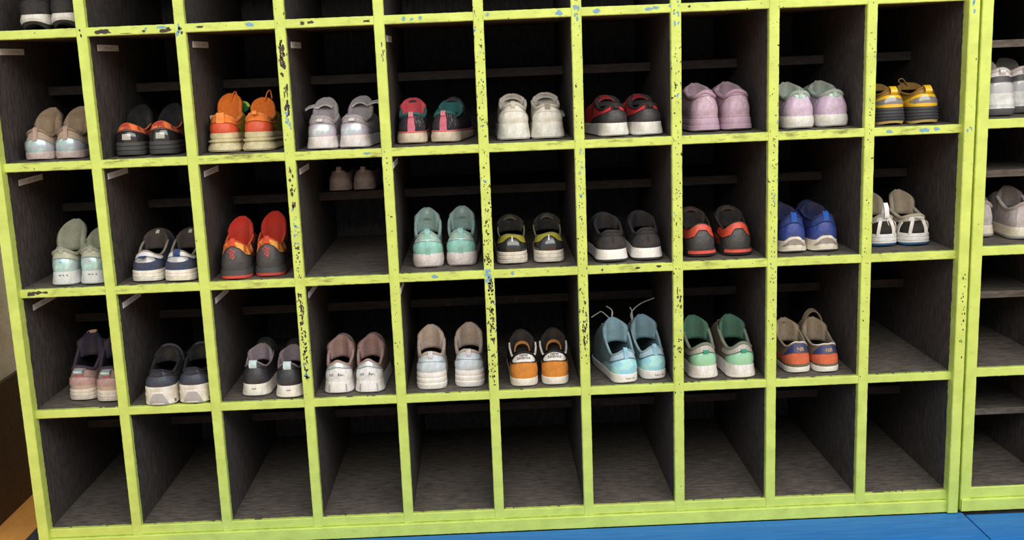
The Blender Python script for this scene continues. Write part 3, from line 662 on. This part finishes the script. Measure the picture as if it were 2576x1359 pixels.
pair('patent yellow sneaker with ridged black sole', dict(h=.037, ht=.028, sole=(54, 55, 60), solek='clean', out=(242, 206, 120), ho=.0065, upper=(168, 128, 52), uk='leather', zh=.076, zs=.060, zf=.074, lining=(110, 82, 40), collar=(148, 112, 52), rc=.003, hb=.6, bev=.004,
     profile=[(0, 0), (.15, 2.0), (.3, 3.2), (.38, 1.8), (.46, 2.8), (.56, 1.4), (.64, 2.2), (.76, .8), (.85, 1.4), (1, 0)],
     panels=[('heel_counter', [(0, 0, .66), (.4, 0, .7), (.8, 0, .62), (1.2, 0, .46), (1.6, 0, .3), (1.8, 0, .1)], YL, 'patent'), ('heel_visor', [(0, .18, .48), (.45, .18, .46), (.7, .26, .38)], (128, 122, 118), 'patent')],
     loop=dict(t0=.66, out=.010, up=.002, w=.014, c=YL, k='patent'), tongue=dict(top=.080, c=(132, 100, 46), lean=.02, th=.008, curve=.016), laces=dict(c=(150, 116, 56), n=4, loops=[[(0, .10, .078), (-.012, .10, .092), (-.02, .102, .088), (-.008, .104, .078)]])),
     (1.866, .045, 4, .070), (1.937, .040, 4, .070), Z)
# ---- third row
Z = Z2
def ink(seed, n, wd, ht, ph0, t0, sole_=True, col=(70, 72, 78)):
    def f(g, r, sole):
        sg = scribble(seed, n, wd, ht); o = max(q[0] for a in sg for q in a)/2
        decal_strokes('handwriting', [[(u - o, v) for u, v in a] for a in sg], .0008, g.G if sole_ else g.F, ph0, t0, mat(col, 'clean'), sole if sole_ else r, .0006 if sole_ else .0016)
    return f
def gem(g, r, side):
    c = g.F(np.array(.0), np.array(.42)) + np.array((0, -.002, 0)); a = .0032
    V = [c + (a*math.cos(k*PI/3), 0, a*math.sin(k*PI/3)) for k in range(6)] + [c + (0, -.002, 0)]
    mesh_obj('heel_gem', V, [(k, (k+1) % 6, 6)[::1] for k in range(6)], mat((150, 205, 214) if side < 0 else (226, 200, 150), 'patent'), r)
pair('pale mint sneaker with pearly heel and big padded tongue', dict(frame=0, h=.030, ht=.024, sole=(214, 216, 214), sdirt=.15, upper=(190, 198, 182), uk='leather', zh=.078, zs=.060, zf=.084, lining=(140, 140, 118), collar=(156, 158, 138), rc=.0045, yr1=.100, profile=FLARE,
     panels=[('heel_counter', [(0, 0, .56), (.5, 0, .56), (.8, 0, .5), (1.2, 0, .3), (1.4, 0, .04)], (206, 226, 218), 'irid'), ('heel_tab', [(0, .58, .97), (.4, .58, .97), (.7, .56, .94)], (184, 186, 166), 'leather')],
     tongue=dict(top=.124, c=(156, 156, 134), lean=.03, th=.010, w=.030, curve=.02), marks=ink(5, 4, .0035, .003, .05, .74), extra=[gem], loop=dict(t0=.8, out=.003, w=.009, c=(168, 172, 156), flat=1)), (.092, .026, 0, .060), (.154, .026, 0, .061), Z,
     ({}, dict(tongue=dict(top=.106, c=(156, 156, 134), lean=.03, th=.010, w=.026, curve=.02))))
NV = (62, 72, 98)
pair('navy sneaker with white collar and grey reflective heel patch', dict(h=.026, ht=.022, sole=(240, 234, 222), upper=(60, 66, 84), uk='suede', zh=.066, zs=.052, zf=.080, lining=(40, 38, 40), collar=(150, 138, 122), rc=.0028, profile=CHUNK, hb=.6, sdirt=.25,
     panels=[('heel_counter', HC(.68, 1.4), NV, 'suede'), ('reflective_patch', [(0, .36, .66), (.2, .38, .66), (.42, .5, .66)], (176, 176, 176), 'patent'), ('collar_panel', [(0, .67, .99), (.5, .66, .99), (.85, .62, .97), (1.1, .72, .9)], (232, 230, 228), 'leather')],
     tongue=dict(top=.096, c=(70, 62, 58), lean=.035, th=.007, w=.022, curve=.016, patch=(206, 198, 190)), straps=[dict(y=.125, w=.022, z=.092, c=(74, 68, 66), kd='fabric')]), (.268, .024, -2, .069), (.341, .014, -3, .071), Z,
     (dict(loop=dict(t0=.70, t1=.80, out=.020, up=-.006, w=.012, c=(48, 76, 132))), dict(loop=dict(t0=.68, out=.006, w=.014, c=(44, 70, 124)))))
def zig(g, r, sole):
    P = [(-.010, .004), (-.002, .010), (.002, .006), (-.006, .001), (.006, .008), (.004, .002), (-.004, -.004), (.002, -.010), (.003, -.004), (-.001, -.001)]
    decal_strokes('heel_emblem', [P], .0022, g.F, -.02, .50, mat((196, 66, 56), 'rubber', dirt=.05), r, .0020)
pair('charcoal sneaker with red lining, flame collar and red outsole', dict(frame=0, h=.020, ht=.020, sole=(60, 60, 62), solek='clean', out=(232, 88, 78), ho=.008, upper=(62, 52, 52), upper2=(160, 70, 52), uk='leather', zh=.082, zs=.066, zf=.086, lining=(170, 44, 30), collar=(206, 84, 44), rc=.0026, hb=.6, profile=[(0, 1), (.3, 3), (.6, 2.4), (1, 1.4)], bulge=.002,
     panels=[('heel_counter', [(0, 0, .80), (.3, 0, .72), (.55, 0, .5), (.9, 0, .5), (1.3, 0, .34), (1.6, 0, .06)], (62, 61, 64), 'leather'), ('collar_panel', [(0, .80, .99), (.3, .72, .99), (.5, .52, .98), (1.0, .52, .96), (1.4, .5, .9)], mat((238, 168, 84), 'fabric', (190, 84, 40)), '')],
     tongue=dict(top=.116, c=(190, 50, 36), lean=.022, th=.008, w=.022, curve=.016), loop=dict(t0=.80, out=.005, w=.010, c=(214, 80, 56), flat=1), marks=zig), (.460, .014, 0, .070), (.530, .030, 0, .068), Z,
     (dict(), dict(tongue=dict(top=.122, c=(190, 50, 36), lean=.022, th=.008, w=.018, curve=.016))))
pair('mint sneaker with silver heel line and pinkish white sole', dict(h=.031, ht=.026, sole=(226, 214, 210), upper=(150, 184, 176), uk='fabric', zh=.078, zs=.062, zf=.090, lining=(118, 142, 138), collar=(150, 180, 174), rc=.0038, hb=.6, sdirt=.3, insole=(60, 58, 40), bulge=.004,
     panels=[('heel_counter', HC(.55, 1.2), (152, 212, 200), 'leather'), ('heel_tab', [(0, .60, .98), (.35, .60, .99), (.65, .60, .94), (.8, .6, .7)], (176, 204, 192), 'suede'), ('silver_line', [(0, .545, .595), (.6, .53, .57), (.7, .53, .54)], (224, 228, 224), 'patent'), ('back_seam', [(0, .02, .55), (.05, .02, .55)], (140, 200, 190), 'leather')],
     tongue=dict(top=.114, c=(146, 172, 166), lean=.022, th=.008, w=.025, curve=.018, patch=(176, 186, 180)), loop=dict(t0=.6, out=.003, w=.011, c=(150, 206, 200), flat=1), straps=[dict(y=.11, w=.024, z=.096, c=(136, 166, 160), a0=.2, a1=PI - .2)]), (.871, .052, 2, .069), (.942, .055, -2, .068), Z)
OV = (156, 150, 48)
def dash(g, r, sole): decal_strokes('heel_stripe', [[(0, -.006), (.0004, .006)]], .0022, g.F, 0, .70, mat((226, 226, 220), 'clean'), r, .0022)
pair('glossy black sneaker with olive yellow collar and off-white sole', dict(h=.028, ht=.022, sole=(232, 222, 206), upper=(44, 43, 42), uk='leather', zh=.065, zs=.054, zf=.078, lining=(32, 30, 30), collar=(120, 116, 84), rc=.0018, hb=.7, wr=.029, profile=CHUNK, bulge=.004,
     panels=[('heel_counter', [(0, 0, .80), (.15, 0, .76), (.35, 0, .5), (.8, 0, .40), (1.1, 0, .2), (1.3, 0, .03)], (42, 42, 44), 'patent'), ('collar_panel', [(0, .84, .99), (.2, .76, .99), (.36, .52, .98), (.9, .44, .97), (1.1, .5, .9)], OV, 'suede')],
     marks=dash, tongue=dict(top=.092, c=(34, 33, 33), lean=.014, th=.006, w=.026, curve=.022), straps=[dict(y=.108, w=.022, z=.090, c=(86, 82, 72), zb=.04, kd='fabric')]), (1.053, .050, 1, .068), (1.132, .048, -1, .067), Z)
BK = (54, 53, 57)
pair('matte black sneaker with white sole and dark outsole', dict(h=.028, ht=.024, peak=0, sole=(240, 236, 232), out=(66, 66, 68), ho=.006, bev=.002, upper=(50, 49, 53), uk='fabric', zh=.070, zs=.056, zf=.084, lining=(30, 29, 31), collar=(48, 47, 50), rc=.0034, hb=.55, profile=FLARE, notch=.002, sdirt=.1,
     panels=[('heel_counter', HC(.72, 1.3), BK, 'fabric'), ('back_seam', [(0, .3, .95), (.035, .3, .95)], (40, 40, 44), 'fabric')], tongue=dict(top=.090, c=(36, 35, 38), lean=.016, th=.007, w=.025, curve=.022), straps=[dict(y=.118, w=.022, z=.088, c=(58, 58, 62), kd='fabric')]), (1.268, .026, 4, .072), (1.343, .030, 1, .070), Z)
OM = (208, 76, 52)
pair('black leather sneaker with orange mesh collar and red heel bar', dict(h=.018, ht=.018, sole=(46, 45, 46), solek='clean', upper=(48, 45, 46), uk='leather', zh=.073, zs=.056, zf=.084, lining=(34, 32, 33), collar=(56, 46, 44), rc=.002, hb=.55, profile=CHUNK, wr=.029,
     panels=[('heel_counter', [(0, 0, .70), (.15, 0, .70), (.3, 0, .46), (.8, 0, .42), (1.2, 0, .3), (1.5, 0, .03)], (60, 61, 64), 'leather'), ('collar_panel', [(0, .72, .99), (.17, .72, .99), (.31, .48, .99), (.8, .44, .97), (1.2, .46, .96), (1.4, .5, .8)], OM, 'glitter'), ('side_panel', [(1.15, .05, .28), (1.5, .05, .34), (1.8, .05, .2)], (190, 64, 46), 'leather')],
     spanels=[('heel_bar', [(0, .42, .80), (.55, .42, .80)], (240, 96, 84), 'rubber')], tongue=dict(top=.094, c=(40, 37, 38), lean=.014, th=.006, w=.026, curve=.022), straps=[dict(y=.105, w=.018, z=.092, c=(84, 62, 54), zb=.05, kd='fabric')]), (1.464, .042, 6, .068), (1.541, .040, 3, .066), Z)
BL = (44, 68, 146)
pair('royal blue sneaker with cream sole peaked at the heel', dict(h=.026, ht=.022, peak=.010, sole=(230, 220, 200), out=(84, 82, 80), ho=.003, upper=(40, 58, 124), uk='fabric', zh=.083, zs=.066, zf=.086, lining=(28, 32, 62), collar=(34, 46, 100), rc=.0034, hb=.6, profile=FLARE, sdirt=.3,
     panels=[('heel_counter', [(0, 0, .58), (.5, 0, .58), (.9, 0, .5), (1.4, 0, .2), (1.6, 0, .03)], BL, 'leather'), ('heel_tab', [(0, .60, .99), (.4, .60, .99), (.7, .58, .96)], (42, 64, 134), 'fabric')],
     spanels=[('heel_window', [(0, .48, .86), (.2, .5, .78), (.42, .52, .6)], (150, 138, 130), 'leather')], loop=dict(t0=.62, out=.004, w=.012, c=(36, 88, 176), flat=1), tongue=dict(top=.092, c=(32, 38, 78), lean=.016, th=.007, w=.025, curve=.02), straps=[dict(y=.12, w=.016, z=.094, c=(38, 44, 82), kd='fabric')]), (1.661, .046, 2.5, .067), (1.730, .046, 3, .068), Z)
def frame9(g, r, side):
    wm = mat((228, 222, 214), 'leather')
    for (a, b, c) in ((-.16, -.28, .010), (.16, .28, .010), (.62, .85, .014), (-.62, -.85, .014)):
        pts = [g.F(np.array(a + (b - a)*(1-t)), np.array(t)) + normals(g.F, np.array(a), np.array(t))*.0015 for t in np.linspace(0.02, .66, 8)]
        ribbon('heel_strut', np.array(pts), (1, 0, 0) if abs(a) < .4 else (0, 1, 0), c*.75, .003, wm, r)
def cord9(g, r, side):
    if side > 0: return
    t = g.F(np.array(0.), np.array(.98))
    tube('drawcord', curve([t + (0, -.004, 0), t + (.004, -.008, -.015), t + (.010, -.009, -.034), t + (.006, -.008, -.040), t + (.0, -.006, -.02)], 18), .0011, mat((232, 230, 228), 'fabric'), r)
C9 = (188, 176, 156)
pair('white and black sneaker with heel struts and blue outsole', dict(frame=0, h=.028, ht=.024, sole=(232, 228, 226), out=(62, 112, 168), ho=.007, upper=(34, 36, 36), uk='fabric', zh=.069, zs=.058, zf=.078, lining=(168, 156, 136), collar=(190, 178, 160), rc=.004, hb=.6, profile=CHUNK, sdirt=.12,
     panels=[('collar_panel', [(0, .64, .99), (.5, .64, .99), (1.0, .60, .99), (1.5, .46, .98), (1.9, .3, .95)], C9, 'leather'), ('heel_tab', [(0, .64, 1.0), (.36, .64, 1.0)], (226, 226, 226), 'leather')], extra=[frame9, cord9],
     tongue=dict(top=.108, c=(172, 158, 136), lean=.012, th=.008, w=.026, curve=.022)), (1.868, .072, 3, .067), (1.937, .068, 3, .069), Z,
     (dict(loop=[dict(t0=.8, t1=1.0, out=.012, up=.022, w=.010, c=(238, 238, 240), k='leather'), dict(t0=.7, out=.004, w=.014, c=(232, 232, 234), k='leather', flat=1)]), dict(loop=dict(t0=.80, t1=.98, out=.022, up=-.008, w=.014, c=(238, 238, 240), k='leather'))))
pair('lavender white slip-on shoe on the inner shelf', dict(h=.018, ht=.016, sole=(228, 220, 220), upper=(228, 216, 222), uk='fabric', zh=.049, zs=.041, zf=.046, lining=(70, 62, 64), collar=(120, 110, 112), rc=.0016, profile=[(0, .5), (.2, 1.2), (.36, .4), (.45, 1.0), (.62, .3), (.7, .9), (1, 0)], hb=.5, wr=.023, yr1=.10, L=.19,
     panels=[('heel_strip', [(0, 0, .98), (.12, 0, .98)], (232, 222, 226), 'fabric')], loop=dict(t0=.8, out=.003, up=.003, w=.011, c=(232, 222, 226)), straps=[dict(y=.10, w=.02, z=.058, c=(44, 40, 42), zb=.035, k=.8, kd='fabric')]), (.658, .286, 0, .055), (.714, .288, -3, .055), INZ[2])
# ---- fourth row
Z = Z3
PB = (168, 140, 134)
pair('dusty pink sneaker with navy sock lining and pearly heel loop', dict(h=.027, ht=.022, sole=(230, 218, 202), upper=PB, uk='suede', zh=.078, zs=.066, zf=.098, lining=(50, 46, 62), collar=(66, 56, 72), rc=.004, hb=.55, profile=CHUNK, sdirt=.25, bulge=.004, yr1=.118,
     panels=[('heel_foxing', [(0, 0, .17), (.8, 0, .17), (1.3, 0, .12), (1.6, 0, .02)], (196, 166, 152), 'patent'), ('heel_counter', [(0, .17, .52), (.5, .17, .50), (.9, .15, .36), (1.1, .14, .2)], (190, 154, 150), 'leather'), ('heel_strip', [(0, .5, .92), (.09, .5, .92)], (196, 92, 104), 'fabric'), ('heel_tab', [(0, .86, .99), (.3, .86, .99)], (150, 128, 120), 'suede')],
     loop=[dict(t0=.62, t1=.90, out=.012, up=-.004, w=.019, c=(206, 214, 214), k='irid')], tongue=dict(top=.128, c=(58, 50, 66), lean=.025, th=.012, w=.026, curve=.022), extra=[lambda g, r, s_: ribbon('tongue_tab', curve([(-.012, .112, .126), (-.003, .112, .1305), (.010, .112, .131)], 8), (0, .3, 1), .007, .005, mat((206, 160, 140), 'suede'), r)]), (.090, .056, 0, .065), (.156, .038, 0, .064), Z)
def notch1(g, r, side):
    for a in (-.55, .55): panel('lug_groove', g.G, [(a - .04, .02, .3), (a + .04, .02, .3)], mat((120, 112, 98), 'rubber'), r, off=.0006, signed=True, nph=4, nt=3)
pair('black and navy sneaker with chunky white sole, grey heel window', dict(h=.042, ht=.034, sole=(238, 232, 216), upper=(46, 48, 54), uk='leather', zh=.080, zs=.064, zf=.088, lining=(26, 26, 28), collar=(38, 39, 44), rc=.003, hb=.6, profile=[(0, 0), (.08, 2.4), (.45, 1.6), (.55, 2.4), (.75, 1.0), (.82, 1.6), (.95, 1.2), (1, 0)], sdirt=.3, w=.074, notch=.002,
     panels=[('heel_counter', [(0, 0, .56), (.5, 0, .7), (.9, 0, .6), (1.3, 0, .3), (1.5, 0, .03)], (52, 58, 72), 'leather'), ('heel_tab', [(0, .56, .96), (.2, .60, .98)], (34, 38, 56), 'fabric')],
     spanels=[('heel_window', [(0, .03, .66), (.12, .03, .66), (.30, .03, .1)], (172, 170, 168), 'patent')], extra=[notch1], tongue=dict(top=.104, c=(30, 30, 33), lean=.02, th=.008, w=.024, curve=.018), straps=[dict(y=.11, w=.006, z=.108, c=(74, 74, 78), kd='fabric', zb=.07)]), (.279, -.004, 0, .071), (.351, .002, 0, .071), Z)
pair('black sneaker with mauve grey lining and pale blue heel tab', dict(h=.028, ht=.024, sole=(238, 232, 220), upper=(38, 40, 45), uk='leather', zh=.076, zs=.060, zf=.082, lining=(142, 128, 134), collar=(140, 126, 130), rc=.0022, hb=.6, profile=FLARE, notch=.0, yr1=.108, sdirt=.3, insole=(74, 66, 66),
     panels=[('heel_counter', HC(.74, 1.3), (44, 46, 54), 'leather')], loop=dict(t0=.70, out=.005, w=.017, c=(206, 228, 228)), tongue=dict(top=.092, c=(140, 126, 132), lean=.008, th=.006, w=.024, curve=.026), marks=ink(11, 3, .003, .002, .0, .62), straps=[dict(y=.115, w=.03, z=.096, c=(34, 34, 38), zb=.05, kd='fabric')]), (.476, .036, -3, .066), (.555, .014, 0, .064), Z)
def hand3(g, r, sole):
    pl_ = placer(g.F, -.12, .30, .0018)
    decal_text('handwriting', '703', .0075, g.F, -.22, .27, INK, r, .0018)
    decal_strokes('handwriting', [[(.0, -.002), (.0018, .004), (.0036, -.002)], [(.0008, 0), (.003, 0)], [(.005, -.0018), (.0062, .002), (.0074, -.0016)], [(.009, -.0015), (.0095, .0016)], [(.0108, 0), (.0125, .0004)], [(.0138, -.001), (.015, -.001)]], .0008, g.F, .02, .30, INK, r, .0018)
pair('dusty beige sneaker with broad white heel and silvery collar band', dict(h=.027, ht=.022, sole=(234, 230, 228), upper=(166, 140, 130), uk='suede', zh=.068, zs=.058, zf=.084, lining=(150, 116, 112), collar=(176, 148, 140), rc=.0034, hb=.5, profile=FLARE, sdirt=.2, w=.072, bulge=.003, insole=(84, 66, 48), notch=-.004,
     panels=[('heel_counter', [(0, 0, .66), (.6, 0, .66), (.85, 0, .6), (.9, 0, .55)], (236, 236, 236), 'leather'), ('collar_panel', [(0, .68, .99), (.5, .68, .99), (.8, .66, .97)], (214, 216, 214), 'irid')],
     spanels=[('sole_groove', [(a - .02, .05, .75), (a + .02, .05, .75)], (176, 172, 170), 'rubber') for a in (.28,)] + [('sole_groove', [(-.302, .05, .75), (-.258, .05, .75)], (176, 172, 170), 'rubber')],
     tongue=dict(top=.102, c=(160, 128, 122), lean=.012, th=.011, w=.026, curve=.026), marks=hand3, straps=[dict(y=.125, w=.024, z=.098, c=(150, 128, 118), kd='suede')]), (.660, .030, 0, .067), (.728, .026, -1, .067), Z)
pair('pale blue and white chunky sneaker with beige lining', dict(h=.039, ht=.032, sole=(240, 236, 232), upper=(198, 200, 200), uk='leather', zh=.085, zs=.070, zf=.098, lining=(176, 156, 140), collar=(186, 170, 156), rc=.0042, hb=.5, notch=.003, sdirt=.15, insole=(106, 88, 70), bulge=.004, wr=.028,
     profile=[(0, .5), (.1, 1.5), (.3, 1.8), (.36, .6), (.44, 1.6), (.6, 1.4), (.66, .2), (.74, 1.2), (.92, 1.0), (1, 0)],
     panels=[('heel_counter', HC(.52, 1.2), (204, 214, 220), 'leather'), ('heel_tab', [(0, .40, .98), (.35, .52, .99), (.7, .70, .96)], (206, 220, 228), 'leather'), ('heel_overlay', [(.22, .56, .9), (.55, .50, .9), (.9, .46, .8)], (188, 196, 200), 'leather')][:2],
     loop=dict(t0=.68, out=.004, w=.010, c=(214, 206, 212)), tongue=dict(top=.118, c=(186, 166, 150), lean=.016, th=.008, w=.026, curve=.024), straps=[dict(y=.12, w=.03, z=.110, c=(178, 172, 168))]), (.865, .028, 1, .068), (.948, .034, -1, .067), Z)
def nbtext(g, r, sole):
    decal_text('lettering', 'new', .0112, g.F, 0, .825, INK, r, .0024); decal_text('lettering', 'balance', .0108, g.F, 0, .715, INK, r, .0024)
pair('black sneaker with white lettered heel tab over orange heel', dict(h=.019, ht=.018, sole=(236, 230, 218), upper=(44, 40, 40), uk='suede', zh=.077, zs=.062, zf=.086, lining=(28, 26, 26), collar=(36, 34, 34), rc=.003, hb=.55, profile=SLIM, bulge=.004, yr1=.110, sdirt=.2, insole=(50, 40, 34),
     panels=[('heel_counter', [(0, 0, .58), (.5, 0, .58), (.8, .0, .56), (1.05, .3, .52)], (216, 138, 56), 'suede'), ('heel_tab', [(0, .60, .99), (.28, .60, .97), (.55, .64, .90), (.68, .74, .80)], (238, 236, 230), 'leather')], marks=nbtext,
     tongue=dict(top=.100, c=(38, 35, 35), lean=.02, th=.007, w=.022, curve=.016), straps=[dict(y=.078, w=.008, z=.080, c=(196, 128, 64), zb=.06, k=.6, kd='suede'), dict(y=.115, w=.02, z=.096, c=(48, 44, 44), kd='suede')],
     extra=[lambda g, r, s: [tube('collar_piping', [g.F(np.array(k*a), np.array(.985)) + np.array((k*.002, 0, .0015)) for a in np.linspace(.75, 1.9, 12)], .0026, mat((226, 216, 204), 'leather'), r) for k in (-1, 1)]]), (1.068, .020, 1, .062), (1.135, .022, -2, .060), Z)
LB = (152, 206, 222)
pair('light blue sneaker with long untied grey laces', dict(h=.021, ht=.019, sole=(236, 234, 232), upper=(118, 142, 148), uk='fabric', zh=.073, zs=.058, zf=.088, lining=(112, 138, 146), collar=(140, 170, 178), rc=.003, hb=.55, profile=SLIM, insole=(52, 58, 58), notch=.0, sdirt=.12, wr=.028,
     panels=[('heel_counter', [(0, 0, .62), (.5, 0, .60), (.9, 0, .42), (1.3, 0, .25), (1.6, 0, .03)], mat(LB, 'leather', (172, 222, 214)), ''), ('heel_tab', [(0, .64, .98), (.5, .64, .98), (.9, .56, .9)], (178, 204, 222), 'fabric')],
     loop=dict(t0=.6, out=.003, w=.009, c=(150, 204, 226), flat=1), tongue=dict(top=.120, c=(126, 160, 172), lean=.018, th=.008, w=.026, curve=.022), marks=ink(21, 5, .0032, .0022, .1, .5)), (1.291, .014, 10, .060), (1.357, .032, 9, .058), Z,
     (dict(laces=dict(c=(170, 172, 170), n=4, loops=[[(0, .115, .115), (-.02, .118, .135), (-.03, .12, .132), (-.045, .12, .124)], [(0, .115, .112), (.004, .12, .135), (-.008, .125, .146)]])), dict(laces=dict(c=(170, 172, 170), n=4, loops=[[(-.016, .11, .095), (-.022, .112, .125), (.0, .115, .145), (.035, .118, .156)], [(-.018, .11, .10), (-.02, .112, .130), (-.024, .115, .14)]]))))
pair('mint green heeled sneaker with glittery grey collar and white sole', dict(h=.030, ht=.026, sole=(232, 226, 222), upper=(120, 110, 96), uk='suede', zh=.077, zs=.062, zf=.092, lining=(56, 100, 82), collar=(126, 132, 116), rc=.0038, hb=.5, profile=FLARE, sdirt=.3, insole=(34, 40, 34), wr=.029, w=.066,
     panels=[('heel_counter', [(0, 0, .56), (.5, 0, .56), (.85, 0, .42), (1.0, 0, .1)], (152, 206, 168), 'patent'), ('collar_panel', [(0, .60, .99), (.5, .59, .99), (1.0, .46, .94), (1.3, .4, .7)], (172, 164, 154), 'glitter')],
     loop=dict(t0=.56, t1=.60, out=.006, w=.012, c=(54, 158, 124)), tongue=dict(top=.116, c=(70, 110, 92), lean=.018, th=.006, w=.025, curve=.024), laces=dict(c=(110, 104, 90), n=4)), (1.465, .022, 6, .066), (1.546, .016, 6, .066), Z)
def nb8(g, r, sole): decal_text('lettering', 'NB', .0115, g.F, -.0, .63, mat((240, 180, 48), 'clean'), r, .0024)
O8 = (216, 108, 74)
def pipe8(g, r, s): tube('collar_piping', [g.F(np.array(a), np.array(.99)) + np.array((0, -.0012, .0012)) for a in np.linspace(-1.0, 1.0, 20)], .0018, mat((232, 228, 216), 'leather'), r)
pair('brown sneaker with orange suede heel and navy heel tab', dict(h=.014, ht=.014, sole=(240, 236, 226), upper=(128, 116, 98), uk='suede', zh=.072, zs=.054, zf=.082, lining=(150, 136, 118), collar=(140, 126, 106), rc=.003, hb=.5, profile=SLIM, notch=.004, sdirt=.1, insole=(60, 44, 40),
     panels=[('heel_foxing', [(0, 0, .14), (.8, 0, .17), (1.4, 0, .22), (1.9, 0, .05)], (116, 110, 92), 'suede'), ('heel_counter', [(0, .12, .54), (.5, .13, .54), (.9, .15, .46), (1.3, .2, .36), (1.5, .2, .24)], O8, 'suede'), ('heel_tab', [(0, .54, .97), (.35, .54, .97), (.62, .52, .8), (.75, .5, .62)], (44, 54, 104), 'leather')],
     marks=nb8, extra=[pipe8], tongue=dict(top=.098, c=(150, 134, 114), lean=.012, th=.009, w=.022, curve=.022)), (1.675, .034, 6, .058), (1.737, .030, 6, .058), Z,
     (dict(straps=[dict(y=.11, w=.016, z=.092, c=(122, 110, 90), kd='suede')]), dict(zh=.066, straps=[dict(y=.10, w=.014, z=.118, c=(126, 114, 92), kd='suede', zb=.05), dict(y=.125, w=.016, z=.09, c=(122, 110, 90), kd='suede')])))
# ---- right-hand rack
T1, T2 = S2_[1] + TH, S2_[2] + TH
pair('tall white and grey layered sneaker with dark outsole', dict(h=.048, ht=.036, sole=(232, 230, 226), out=(98, 96, 96), ho=.015, upper=(206, 198, 188), uk='leather', zh=.100, zs=.086, zf=.104, lining=(120, 112, 106), collar=(206, 196, 188), rc=.005, hb=.7, w=.080, profile=[(0, 0), (.1, 2.6), (.3, 3.2), (.36, 2.0), (.5, 2.4), (.56, 1.4), (.7, 1.6), (.76, .6), (.9, .8), (1, 0)], bulge=.001,
     panels=[('heel_counter', [(0, 0, .42), (.5, 0, .42), (1.0, 0, .36), (1.6, 0, .2)], (196, 196, 196), 'patent'), ('dark_band', [(0, .44, .66), (.5, .44, .66), (1.0, .40, .64), (1.6, .38, .5)], (66, 66, 70), 'leather'), ('collar_panel', [(0, .68, .99), (.5, .68, .99), (1.0, .66, .98), (1.6, .6, .95)], (222, 216, 210), 'leather')],
     loop=dict(t0=.74, out=.006, w=.012, c=(200, 200, 200), k='patent'), tongue=dict(top=.116, c=(196, 186, 176), lean=.02, th=.008)), (2.110, .075, 0, .076), (2.184, .125, 0, .068), T1)
GL = (188, 178, 178)
pair('dusty lilac grey sneaker with cream rubber sole', dict(h=.027, ht=.024, sole=(226, 214, 190), upper=GL, uk='suede', zh=.078, zs=.064, zf=.092, lining=(104, 96, 92), collar=(168, 156, 152), rc=.004, hb=.5, out=(170, 166, 160), ho=.007, profile=FLARE, sdirt=.2,
     panels=[('heel_strip', [(0, 0, .96), (.3, 0, .96)], (198, 188, 188), 'suede'), ('heel_tab', [(0, .84, .99), (.5, .84, .99)], (180, 168, 168), 'suede')], tongue=dict(top=.102, c=(112, 102, 98), lean=.02, th=.010, w=.027, curve=.02)), (2.100, .105, 0, .056), (2.166, .060, -3, .066), T2)
